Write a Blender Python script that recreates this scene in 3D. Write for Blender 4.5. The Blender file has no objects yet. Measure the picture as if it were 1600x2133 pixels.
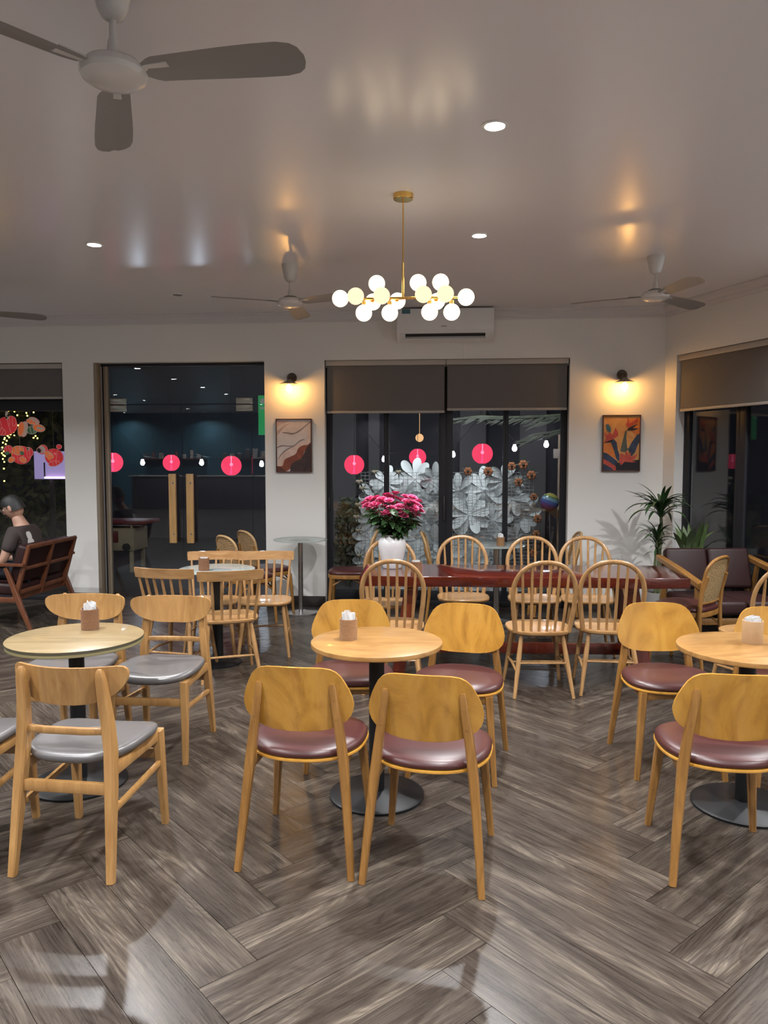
import bpy, bmesh, math, random
from mathutils import Vector, Matrix, noise
random.seed(7)
PI = math.pi
SC = bpy.context.scene
COL = SC.collection

# ------------------------------------------------------------------ camera
CAM_H = 1.58
YAW = math.radians(4.75)
PITCH = math.radians(4.0)
FPX = 1600.0
cam_data = bpy.data.cameras.new('camera')
cam_data.sensor_fit = 'HORIZONTAL'
cam_data.sensor_width = 36.0
cam_data.lens = 36.0 * FPX / 1600.0
cam_data.clip_start = 0.05
cam_data.clip_end = 200
cam = bpy.data.objects.new('camera', cam_data)
COL.objects.link(cam)
cam.location = (0, 0, CAM_H)
cam.rotation_euler = (PI / 2 - PITCH, 0, YAW)
SC.camera = cam

# ------------------------------------------------------------------ world, exposure
SC.view_settings.view_transform = 'Standard'
SC.view_settings.look = 'None'
SC.view_settings.gamma = 1.0
SC.view_settings.use_curve_mapping = False
SC.view_settings.exposure = 0.36
world = bpy.data.worlds.new('night')
SC.world = world
world.use_nodes = True
world.node_tree.nodes['Background'].inputs[0].default_value = (0.010, 0.012, 0.022, 1)
world.node_tree.nodes['Background'].inputs[1].default_value = 0.55
DOWNLIGHT_W = 46.0
DOWNLIGHT_COL = (0.97, 0.985, 1.0)
GLOBE_E = 3.6
BULB_E = 110.0

# ------------------------------------------------------------------ pixel helpers (a pixel gives a direction, the plane it touches the distance)
_f = Vector((-math.sin(YAW) * math.cos(PITCH), math.cos(YAW) * math.cos(PITCH), -math.sin(PITCH)))
_r = Vector((math.cos(YAW), math.sin(YAW), 0))
_u = _r.cross(_f)
_c = Vector((0, 0, CAM_H))
def ray(x, y): return _f + _r * ((x - 800) / FPX) - _u * ((y - 1066.5) / FPX)
def on_z(x, y, z=0.0):
    d = ray(x, y); return _c + d * ((z - CAM_H) / d.z)
def on_y(x, y, Y):
    d = ray(x, y); return _c + d * (Y / d.y)

# ------------------------------------------------------------------ object helpers
def tag(o, label=None, cat=None, group=None, kind=None):
    if label: o['label'] = label
    if cat: o['category'] = cat
    if group: o['group'] = group
    if kind: o['kind'] = kind
    return o
def empty(name, loc=(0, 0, 0), rz=0.0, label=None, cat=None, group=None, kind=None):
    o = bpy.data.objects.new(name, None)
    COL.objects.link(o)
    o.empty_display_size = 0.1
    o.location = loc; o.rotation_euler = (0, 0, rz)
    return tag(o, label, cat, group, kind)
def link_mesh(name, me, parent=None, mat=None, loc=None, rot=None, scale=None):
    o = bpy.data.objects.new(name, me)
    COL.objects.link(o)
    if parent: o.parent = parent
    if mat and not me.materials: me.materials.append(mat)
    if loc is not None: o.location = loc
    if rot is not None: o.rotation_euler = rot
    if scale is not None: o.scale = scale
    return o
def copy_tree(o, parent=None):
    c = o.copy(); COL.objects.link(c); c.parent = parent
    for ch in list(o.children): copy_tree(ch, c)
    return c

class MB:
    """collects shapes in one bmesh"""
    def __init__(self): self.bm = bmesh.new()
    def box(self, c, s, rot=None, bevel=0.0, seg=2):
        sub = bmesh.new()
        bmesh.ops.create_cube(sub, size=1.0)
        for v in sub.verts: v.co = Vector((v.co.x * s[0], v.co.y * s[1], v.co.z * s[2]))
        if bevel > 0:
            bmesh.ops.bevel(sub, geom=sub.edges[:], offset=bevel, segments=seg, affect='EDGES', profile=0.5)
        M = Matrix.Translation(c)
        if rot is not None: M = M @ rot.to_4x4()
        self._merge(sub, M)
        return self
    def _merge(self, sub, M):
        mp = {}
        for v in sub.verts: mp[v.index if False else v] = self.bm.verts.new(M @ v.co)
        for f in sub.faces:
            try:
                nf = self.bm.faces.new([mp[v] for v in f.verts]); nf.material_index = f.material_index
            except ValueError: pass
        sub.free()
    def span(self, a, b, bevel=0.0):
        c = [(a[i] + b[i]) / 2 for i in range(3)]; s = [abs(b[i] - a[i]) for i in range(3)]
        return self.box(c, s, None, bevel)
    def loft(self, rings, cap0=True, cap1=True, closed=True, mat=0):
        R = [[self.bm.verts.new(p) for p in r] for r in rings]
        n = len(R[0])
        for a, b in zip(R, R[1:]):
            for i in range(n if closed else n - 1):
                j = (i + 1) % n
                f = self.bm.faces.new((a[i], a[j], b[j], b[i])); f.material_index = mat
        if cap0: self.bm.faces.new(R[0][::-1]).material_index = mat
        if cap1: self.bm.faces.new(R[-1]).material_index = mat
        return self
    def tube(self, pts, rad, n=10, square=None, up=None, closed=False):
        """pts path; rad number/list of number or (a,b); square = chamfer ratio for a square section"""
        pts = [Vector(p) for p in pts]
        k = len(pts)
        if not isinstance(rad, (list,)): rad = [rad] * k
        if square is None:
            sec = [(math.cos(2 * PI * i / n), math.sin(2 * PI * i / n)) for i in range(n)]
        else:
            q = 1 - square
            sec = [(1, -q), (1, q), (q, 1), (-q, 1), (-1, q), (-1, -q), (-q, -1), (q, -1)]
        rings = []
        u = None
        for i, p in enumerate(pts):
            if closed: t = (pts[(i + 1) % k] - pts[i - 1]).normalized()
            else:
                t = (pts[min(i + 1, k - 1)] - pts[max(i - 1, 0)]).normalized()
            if u is None:
                u = Vector(up) if up is not None else (Vector((1, 0, 0)) if abs(t.x) < 0.9 else Vector((0, 1, 0)))
            u = (u - t * u.dot(t)).normalized()
            w = t.cross(u)
            r = rad[i]
            a, b = (r, r) if not isinstance(r, tuple) else r
            rings.append([p + u * (sx * a) + w * (sy * b) for sx, sy in sec])
        if closed:
            rings.append(rings[0])
            self.loft(rings, False, False)
            bmesh.ops.remove_doubles(self.bm, verts=self.bm.verts[:], dist=1e-6)
        else: self.loft(rings)
        return self
    def lathe(self, prof, n=32, c=(0, 0, 0), axis='z'):
        c = Vector(c); rings = []
        for r, z in prof:
            r = max(r, 1e-4)
            ring = []
            for i in range(n):
                a = 2 * PI * i / n
                if axis == 'z': p = Vector((r * math.cos(a), r * math.sin(a), z))
                elif axis == 'y': p = Vector((r * math.cos(a), z, -r * math.sin(a)))
                else: p = Vector((z, r * math.cos(a), r * math.sin(a)))
                ring.append(c + p)
            rings.append(ring)
        return self.loft(rings)
    def sphere(self, c, r, n=16, m=10, sq=(1, 1, 1)):
        rings = []
        for j in range(1, m):
            th = PI * j / m
            rings.append([Vector(c) + Vector((r * sq[0] * math.sin(th) * math.cos(2 * PI * i / n), r * sq[1] * math.sin(th) * math.sin(2 * PI * i / n), -r * sq[2] * math.cos(th))) for i in range(n)])
        R = [[self.bm.verts.new(p) for p in rg] for rg in rings]
        b = self.bm.verts.new(Vector(c) - Vector((0, 0, r * sq[2]))); t = self.bm.verts.new(Vector(c) + Vector((0, 0, r * sq[2])))
        for a, d in zip(R, R[1:]):
            for i in range(n): self.bm.faces.new((a[i], a[(i + 1) % n], d[(i + 1) % n], d[i]))
        for i in range(n):
            self.bm.faces.new((b, R[0][(i + 1) % n], R[0][i])); self.bm.faces.new((t, R[-1][i], R[-1][(i + 1) % n]))
        return self
    def panel(self, rows, bend, thick, nc=16):
        """rows [(z, halfwidth)]; bend(x,z)->(y) of the front face; thickness towards -y"""
        F = []; B = []
        for z, w in rows:
            F.append([self.bm.verts.new((w * (2 * i / nc - 1), bend(w * (2 * i / nc - 1), z), z)) for i in range(nc + 1)])
            B.append([self.bm.verts.new((w * (2 * i / nc - 1), bend(w * (2 * i / nc - 1), z) - thick, z)) for i in range(nc + 1)])
        n = len(rows)
        nf = self.bm.faces.new
        for j in range(n - 1):
            for i in range(nc):
                nf((F[j][i], F[j + 1][i], F[j + 1][i + 1], F[j][i + 1])); nf((B[j][i], B[j][i + 1], B[j + 1][i + 1], B[j + 1][i]))
            nf((F[j][0], B[j][0], B[j + 1][0], F[j + 1][0])); nf((F[j][nc], F[j + 1][nc], B[j + 1][nc], B[j][nc]))
        for i in range(nc):
            nf((F[0][i], F[0][i + 1], B[0][i + 1], B[0][i])); nf((F[-1][i], B[-1][i], B[-1][i + 1], F[-1][i + 1]))
        return self
    def slab(self, outline, z0, z1, bevel=0.0, mat=0):
        """horizontal slab from a 2D outline, edges eased"""
        c = Vector((sum(p[0] for p in outline) / len(outline), sum(p[1] for p in outline) / len(outline), 0))
        def ring(z, ins):
            out = []
            n = len(outline)
            for i, p in enumerate(outline):
                d = Vector((p[0], p[1], 0)) - c
                L = d.length
                q = c + d * ((L - ins) / L if L > 1e-6 else 1)
                out.append((q.x, q.y, z))
            return out
        if bevel > 0: rings = [ring(z0, bevel), ring(z0 + bevel, 0), ring(z1 - bevel, 0), ring(z1 - bevel * 0.3, bevel * 0.3), ring(z1, bevel)]
        else: rings = [ring(z0, 0), ring(z1, 0)]
        return self.loft(rings, mat=mat)
    def poly(self, pts, thick=None, axis='y'):
        """flat polygon; thick extrudes along axis"""
        vs = [self.bm.verts.new(p) for p in pts]
        f = self.bm.faces.new(vs)
        if thick:
            g = bmesh.ops.extrude_face_region(self.bm, geom=[f])
            d = {'x': Vector((thick, 0, 0)), 'y': Vector((0, thick, 0)), 'z': Vector((0, 0, thick))}[axis]
            bmesh.ops.translate(self.bm, vec=d, verts=[v for v in g['geom'] if isinstance(v, bmesh.types.BMVert)])
        return self
    def mesh(self, name, mats, smooth=35):
        bmesh.ops.recalc_face_normals(self.bm, faces=self.bm.faces[:])
        me = bpy.data.meshes.new(name)
        self.bm.to_mesh(me); self.bm.free()
        if not isinstance(mats, (list, tuple)): mats = [mats]
        for m in mats: me.materials.append(m)
        if smooth:
            me.shade_smooth(); me.set_sharp_from_angle(angle=math.radians(smooth))
        return me
    def build(self, name, mats, parent=None, loc=None, rot=None, smooth=35):
        return link_mesh(name, self.mesh(name, mats, smooth), parent, None, loc, rot)
def rz(a): return Matrix.Rotation(a, 3, 'Z')
def rx(a): return Matrix.Rotation(a, 3, 'X')
def ry(a): return Matrix.Rotation(a, 3, 'Y')
def superell(a, b, e, n=40, cx=0, cy=0):
    out = []
    for i in range(n):
        t = 2 * PI * i / n
        c, s = math.cos(t), math.sin(t)
        out.append((cx + a * math.copysign(abs(c) ** e, c), cy + b * math.copysign(abs(s) ** e, s)))
    return out

# ------------------------------------------------------------------ materials
def lin(r, g, b):
    f = lambda c: (c / 255) / 12.92 if c / 255 <= 0.04045 else ((c / 255 + 0.055) / 1.055) ** 2.4
    return (f(r), f(g), f(b), 1)
def new_mat(name):
    m = bpy.data.materials.new(name); m.use_nodes = True
    return m, m.node_tree.nodes, m.node_tree.links, m.node_tree.nodes['Principled BSDF']
def plain(name, col, rough=0.5, metal=0.0, spec=0.5, coat=0.0, bump=0.0, bscale=200, var=0.0, vscale=6, emit=None, es=0.0, sheen=0.0, trans=0.0):
    m, N, L, P = new_mat(name)
    P.inputs['Base Color'].default_value = col
    P.inputs['Roughness'].default_value = rough
    P.inputs['Metallic'].default_value = metal
    P.inputs['Specular IOR Level'].default_value = spec
    P.inputs['Coat Weight'].default_value = coat
    P.inputs['Coat Roughness'].default_value = 0.15
    if sheen: P.inputs['Sheen Weight'].default_value = sheen
    if trans: P.inputs['Subsurface Weight'].default_value = trans
    if emit:
        P.inputs['Emission Color'].default_value = emit
        P.inputs['Emission Strength'].default_value = es
    tc = N.new('ShaderNodeTexCoord')
    if var:
        nz = N.new('ShaderNodeTexNoise'); nz.inputs['Scale'].default_value = vscale; nz.inputs['Detail'].default_value = 4
        L.new(tc.outputs['Object'], nz.inputs['Vector'])
        mx = N.new('ShaderNodeMix'); mx.data_type = 'RGBA'
        mx.inputs['A'].default_value = tuple(c * (1 - var) for c in col[:3]) + (1,)
        mx.inputs['B'].default_value = tuple(min(1, c * (1 + var)) for c in col[:3]) + (1,)
        L.new(nz.outputs['Fac'], mx.inputs['Factor']); L.new(mx.outputs['Result'], P.inputs['Base Color'])
    if bump:
        nz = N.new('ShaderNodeTexNoise'); nz.inputs['Scale'].default_value = bscale; nz.inputs['Detail'].default_value = 3
        L.new(tc.outputs['Object'], nz.inputs['Vector'])
        bp = N.new('ShaderNodeBump'); bp.inputs['Strength'].default_value = bump; bp.inputs['Distance'].default_value = 0.002
        L.new(nz.outputs['Fac'], bp.inputs['Height']); L.new(bp.outputs['Normal'], P.inputs['Normal'])
    return m
def wood(name, c1, c2, stretch=(18, 18, 1.6), rough=0.32, coat=0.25, dist=1.2, scale=1.0, c3=None):
    m, N, L, P = new_mat(name)
    tc = N.new('ShaderNodeTexCoord'); oi = N.new('ShaderNodeObjectInfo')
    ad = N.new('ShaderNodeVectorMath'); ad.operation = 'ADD'
    ml = N.new('ShaderNodeMath'); ml.operation = 'MULTIPLY'; ml.inputs[1].default_value = 17.0
    L.new(oi.outputs['Random'], ml.inputs[0])
    L.new(tc.outputs['Object'], ad.inputs[0]); L.new(ml.outputs[0], ad.inputs[1])
    mp = N.new('ShaderNodeMapping'); mp.inputs['Scale'].default_value = tuple(s * scale for s in stretch)
    L.new(ad.outputs[0], mp.inputs['Vector'])
    nz = N.new('ShaderNodeTexNoise'); nz.inputs['Scale'].default_value = 1.0; nz.inputs['Detail'].default_value = 5
    nz.inputs['Roughness'].default_value = 0.6; nz.inputs['Distortion'].default_value = dist
    L.new(mp.outputs[0], nz.inputs['Vector'])
    cr = N.new('ShaderNodeValToRGB')
    cr.color_ramp.elements[0].position = 0.28; cr.color_ramp.elements[0].color = c2
    cr.color_ramp.elements[1].position = 0.72; cr.color_ramp.elements[1].color = c1
    if c3:
        e = cr.color_ramp.elements.new(0.5); e.color = c3
    L.new(nz.outputs['Fac'], cr.inputs['Fac'])
    n2 = N.new('ShaderNodeTexNoise'); n2.inputs['Scale'].default_value = 3.0; n2.inputs['Detail'].default_value = 2
    L.new(ad.outputs[0], n2.inputs['Vector'])
    hs = N.new('ShaderNodeHueSaturation')
    mr = N.new('ShaderNodeMapRange'); mr.inputs['To Min'].default_value = 0.82; mr.inputs['To Max'].default_value = 1.16
    L.new(n2.outputs['Fac'], mr.inputs['Value']); L.new(mr.outputs[0], hs.inputs['Value'])
    L.new(cr.outputs['Color'], hs.inputs['Color']); L.new(hs.outputs['Color'], P.inputs['Base Color'])
    P.inputs['Roughness'].default_value = rough
    P.inputs['Coat Weight'].default_value = coat; P.inputs['Coat Roughness'].default_value = 0.12
    bp = N.new('ShaderNodeBump'); bp.inputs['Strength'].default_value = 0.05; bp.inputs['Distance'].default_value = 0.002
    L.new(nz.outputs['Fac'], bp.inputs['Height']); L.new(bp.outputs['Normal'], P.inputs['Normal'])
    return m
def emissive(name, col, strength):
    m = bpy.data.materials.new(name); m.use_nodes = True
    N, L = m.node_tree.nodes, m.node_tree.links
    N.remove(N['Principled BSDF'])
    e = N.new('ShaderNodeEmission'); e.inputs[0].default_value = col; e.inputs[1].default_value = strength
    L.new(e.outputs[0], N['Material Output'].inputs[0])
    return m
def glass(name, tint=(1, 1, 1, 1), ior=1.5, rough=0.0):
    m = bpy.data.materials.new(name); m.use_nodes = True
    N, L = m.node_tree.nodes, m.node_tree.links
    N.remove(N['Principled BSDF'])
    t = N.new('ShaderNodeBsdfTransparent'); t.inputs[0].default_value = tint
    g = N.new('ShaderNodeBsdfGlossy'); g.inputs['Roughness'].default_value = rough; g.inputs[0].default_value = (1, 1, 1, 1)
    geo = N.new('ShaderNodeNewGeometry')
    mi = N.new('ShaderNodeMix'); mi.data_type = 'FLOAT'
    mi.inputs['A'].default_value = ior; mi.inputs['B'].default_value = 1.0 / ior
    L.new(geo.outputs['Backfacing'], mi.inputs['Factor'])
    fr = N.new('ShaderNodeFresnel'); L.new(mi.outputs['Result'], fr.inputs['IOR'])
    mx = N.new('ShaderNodeMixShader')
    L.new(fr.outputs[0], mx.inputs[0]); L.new(t.outputs[0], mx.inputs[1]); L.new(g.outputs[0], mx.inputs[2])
    L.new(mx.outputs[0], N['Material Output'].inputs[0])
    return m

M = {}
M['wall'] = plain('wall_paint', (0.77, 0.755, 0.725, 1), 0.6, bump=0.06, bscale=90, var=0.03, vscale=1.5)
M['ceiling'] = plain('ceiling_gloss_paint', (0.74, 0.72, 0.745, 1), 0.22, spec=0.55, bump=0.02, bscale=4)
M['crown'] = plain('crown_paint', (0.62, 0.60, 0.60, 1), 0.5)
M['teal'] = plain('teal_paint', (0.035, 0.12, 0.17, 1), 0.6, var=0.05, vscale=1)
M['base'] = plain('baseboard_tile', (0.035, 0.03, 0.028, 1), 0.3)
M['dark_alu'] = plain('dark_aluminium', (0.018, 0.018, 0.022, 1), 0.5, spec=0.3)
M['bronze'] = plain('bronze_frame', (0.33, 0.27, 0.20, 1), 0.4, metal=0.3)
M['blind'] = plain('blind_fabric', (0.145, 0.135, 0.128, 1), 0.85, bump=0.25, bscale=500, var=0.05, vscale=2)
M['blind_bar'] = plain('blind_bar', (0.42, 0.385, 0.35, 1), 0.45)
M['glass'] = glass('clear_glass', (0.93, 0.95, 0.96, 1))
def frosted():
    m = bpy.data.materials.new('satin_table_glass'); m.use_nodes = True
    N, L = m.node_tree.nodes, m.node_tree.links
    P = N['Principled BSDF']; P.inputs['Base Color'].default_value = (0.42, 0.46, 0.45, 1); P.inputs['Roughness'].default_value = 0.12
    t = N.new('ShaderNodeBsdfTransparent'); t.inputs[0].default_value = (0.85, 0.92, 0.90, 1)
    mx = N.new('ShaderNodeMixShader'); mx.inputs[0].default_value = 0.55
    L.new(t.outputs[0], mx.inputs[1]); L.new(P.outputs[0], mx.inputs[2]); L.new(mx.outputs[0], N['Material Output'].inputs[0])
    return m
M['tglass'] = frosted()
M['black'] = plain('black_powder_coat', (0.007, 0.007, 0.008, 1), 0.45, spec=0.3)
M['chrome'] = plain('brushed_steel', (0.55, 0.55, 0.55, 1), 0.22, metal=1.0)
M['white_plastic'] = plain('white_plastic', (0.75, 0.75, 0.75, 1), 0.3)
M['dark_plastic'] = plain('dark_plastic', (0.02, 0.02, 0.02, 1), 0.5)
M['fan_white'] = plain('fan_enamel', (0.60, 0.58, 0.56, 1), 0.22)
M['fan_blade'] = plain('fan_blade', (0.24, 0.23, 0.225, 1), 0.35)
M['brass'] = plain('polished_brass', (0.80, 0.52, 0.16, 1), 0.2, metal=1.0)
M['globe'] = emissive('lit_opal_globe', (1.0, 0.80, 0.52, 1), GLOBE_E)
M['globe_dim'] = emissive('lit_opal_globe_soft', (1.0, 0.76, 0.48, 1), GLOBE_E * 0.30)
M['led'] = emissive('downlight_lens', (0.97, 0.98, 1.0, 1), 60.0)
M['edison'] = emissive('warm_bulb', (1.0, 0.50, 0.13, 1), BULB_E)
M['plyback'] = wood('yellow_birch_plywood', lin(184, 136, 58), lin(140, 94, 32), stretch=(6, 6, 2.4), rough=0.30, coat=0.35, dist=2.2, c3=lin(172, 123, 48))
M['plyleg'] = wood('yellow_birch_solid', lin(150, 107, 54), lin(116, 78, 34), stretch=(30, 30, 2.5), rough=0.36)
M['oak'] = wood('honey_oak', lin(172, 131, 80), lin(138, 98, 54), stretch=(26, 26, 2.2), rough=0.32, coat=0.35)
M['oakx'] = wood('honey_oak_crosswise', lin(174, 133, 82), lin(146, 106, 60), stretch=(2.0, 20, 26), rough=0.28, coat=0.45)
M['ash'] = wood('pale_ash', lin(172, 133, 88), lin(134, 97, 57), stretch=(24, 24, 2.0), rough=0.33, coat=0.35)
M['ashx'] = wood('pale_ash_crosswise', lin(176, 136, 90), lin(142, 103, 62), stretch=(2.4, 22, 22), rough=0.28, coat=0.45)
M['maroon'] = plain('maroon_leatherette', (0.052, 0.014, 0.013, 1), 0.36, bump=0.15, bscale=260, var=0.12, vscale=5)
M['grey_leather'] = plain('grey_leatherette', (0.100, 0.093, 0.092, 1), 0.30, bump=0.1, bscale=240, var=0.1, vscale=6)
M['dkmaroon'] = plain('dark_maroon_leather', (0.022, 0.007, 0.007, 1), 0.50, spec=0.3, bump=0.15, bscale=200, var=0.15, vscale=5)
M['walnut'] = wood('walnut_frame', lin(112, 66, 40), lin(78, 42, 25), stretch=(20, 20, 2), rough=0.36)
M['redwood'] = wood('red_lacquered_slab', lin(84, 26, 14), lin(52, 13, 8), stretch=(1.2, 9, 9), rough=0.12, coat=0.8, dist=2.5)
M['redleg'] = wood('red_lacquered_leg', lin(98, 36, 20), lin(70, 22, 12), stretch=(14, 14, 2), rough=0.25, coat=0.5)
M['birchtop'] = wood('birch_tabletop', lin(166, 126, 74), lin(126, 88, 46), stretch=(2.2, 8, 8), rough=0.33, coat=0.25, dist=2.0)
M['greyoak'] = wood('pale_oak_laminate', lin(150, 131, 98), lin(118, 100, 70), stretch=(2.0, 14, 14), rough=0.32, coat=0.3, dist=1.5)
M['dkedge'] = plain('dark_table_edge', (0.06, 0.055, 0.035, 1), 0.5)
M['olive_edge'] = plain('olive_table_edge', (0.20, 0.17, 0.08, 1), 0.5)
M['wicker'] = plain('brown_wicker', (0.20, 0.095, 0.045, 1), 0.55, var=0.35, vscale=120)
M['wicker2'] = plain('tan_wicker', (0.28, 0.15, 0.07, 1), 0.55, var=0.35, vscale=120)
M['card'] = plain('tan_card', (0.36, 0.22, 0.11, 1), 0.6, var=0.1, vscale=60)
M['napkin'] = plain('paper_napkin', (0.62, 0.62, 0.62, 1), 0.8)
M['rattan'] = plain('rattan', (0.40, 0.25, 0.115, 1), 0.5, var=0.3, vscale=60)
M['vase'] = plain('white_glazed_ceramic', (0.66, 0.65, 0.66, 1), 0.3, var=0.05, vscale=20)
M['rose'] = plain('pink_petals', (0.70, 0.11, 0.26, 1), 0.6, var=0.3, vscale=60)
M['leaf'] = plain('dark_leaf', (0.030, 0.070, 0.022, 1), 0.45, var=0.4, vscale=20)
M['leaf2'] = plain('snake_leaf', (0.085, 0.13, 0.045, 1), 0.45, var=0.4, vscale=14)
M['stem'] = plain('plant_stem', (0.10, 0.12, 0.05, 1), 0.6, var=0.3, vscale=20)
M['pot'] = plain('grey_pot', (0.32, 0.31, 0.30, 1), 0.6)
M['soil'] = plain('soil', (0.03, 0.02, 0.015, 1), 0.9)

# ================================================================== THE ROOM
WY = 8.076            # inner face of the back wall
WT = 0.22             # wall thickness
CZ = 3.10             # ceiling height
RC = Vector((2.19, WY, 0))                       # corner between back wall and slanting right wall
RA = math.radians(-67.65)                        # direction of the right wall (seen from above)
RD = Vector((math.cos(RA), math.sin(RA), 0)); RN = Vector((-math.sin(RA), math.cos(RA), 0))   # along / outwards
R_END = RC + RD * 7.0
XL, YB = -13.0, -9.0
plan = [(XL, YB), (R_END.x, YB), (R_END.x, R_END.y), (RC.x, RC.y), (XL, WY)]

def walls_with_holes(x0, x1, z0, z1, holes, y0, y1):
    """boxes around rectangular holes (hx0,hx1,hz0,hz1), all in one mesh"""
    mb = MB()
    xs = sorted(set([x0, x1] + [h[0] for h in holes] + [h[1] for h in holes]))
    for a, b in zip(xs, xs[1:]):
        cuts = [h for h in holes if h[0] <= a + 1e-6 and h[1] >= b - 1e-6]
        if not cuts: mb.span((a, y0, z0), (b, y1, z1)); continue
        h = cuts[0]
        if h[2] > z0 + 1e-6: mb.span((a, y0, z0), (b, y1, h[2]))
        if h[3] < z1 - 1e-6: mb.span((a, y0, h[3]), (b, y1, z1))
    return mb

W1 = (-6.45, -4.165, 0.0, 2.612)
D1 = (-3.815, -1.942, 0.0, 2.607)
W2 = (-1.300, 1.240, 0.0, 2.607)
W3 = (0.175, 3.3, 0.0, 2.600)
tag(walls_with_holes(XL - 0.2, RC.x + 0.10, 0, CZ + 0.1, [W1, D1, W2], WY, WY + WT).build('wall_back', M['wall'], smooth=0), kind='structure')
wr = walls_with_holes(0.0, 7.0, 0, CZ + 0.1, [W3], 0.0, WT).build('wall_right', M['wall'], loc=RC, rot=(0, 0, RA), smooth=0); tag(wr, kind='structure')
tag(MB().span((R_END.x, YB, 0), (R_END.x + 0.2, R_END.y + 0.1, CZ + 0.1)).build('wall_side', M['wall'], smooth=0), kind='structure')
tag(MB().span((XL - 0.2, YB - 0.2, 0), (XL, WY, CZ + 0.1)).build('wall_left', plain('darkened_unseen_wall', (0.06, 0.05, 0.045, 1), 0.6), smooth=0), kind='structure')  # unseen wall, coloured dark so its reflection in the left window stays dim
tag(MB().span((XL, YB - 0.2, 0), (-4.6, YB, CZ + 0.1)).build('wall_rear', M['teal'], smooth=0), kind='structure')
tag(MB().span((-4.6, YB - 0.2, 0), (R_END.x + 0.2, YB, CZ + 0.1)).build('wall_entrance', plain('dark_panelling', (0.045, 0.042, 0.05, 1), 0.6), smooth=0), kind='structure')
ce = MB(); ce.poly([(x, y, CZ) for x, y in [(XL, YB), (R_END.x, YB), (R_END.x, R_END.y), (RC.x, RC.y), (XL, WY)]], 0.08, 'z')
tag(ce.build('ceiling', M['ceiling'], smooth=0), kind='structure')

# crown moulding: the profile (out from the wall, down from the ceiling)
CROWN = [(0, 0.10), (0.012, 0.10), (0.018, 0.085), (0.030, 0.075), (0.036, 0.055), (0.058, 0.034), (0.074, 0.028), (0.080, 0.016), (0.092, 0.012), (0.092, 0.0), (0, 0)]
def crown(p0, p1, inward, name):
    mb = MB()
    rings = [[(p[0] + inward[0] * a, p[1] + inward[1] * a, CZ - b) for a, b in CROWN] for p in (p0, p1)]
    mb.loft(rings)
    return tag(mb.build(name, M['crown'], smooth=20), kind='structure')
crown((XL, WY), (RC.x + 0.06, WY), (0, -1), 'trim_1')
crown((RC.x - RD.x * 0.03, RC.y - RD.y * 0.03), (R_END.x, R_END.y), (-RN.x, -RN.y), 'trim_2')
# baseboards
bb = MB()
for a, b in ((XL, W1[0]), (W1[1], D1[0]), (D1[1], W2[0]), (W2[1], RC.x - 0.01)): bb.span((a, WY - 0.012, 0), (b, WY, 0.105), 0.003)
tag(bb.build('baseboard_back', M['base']), kind='structure')
bb = MB()
for a, b in ((0.0, W3[0]), (W3[1], 7.0)): bb.span((a, -0.012, 0), (b, 0, 0.105), 0.003)
tag(bb.build('baseboard_right', M['base'], loc=RC, rot=(0, 0, RA)), kind='structure')

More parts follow.
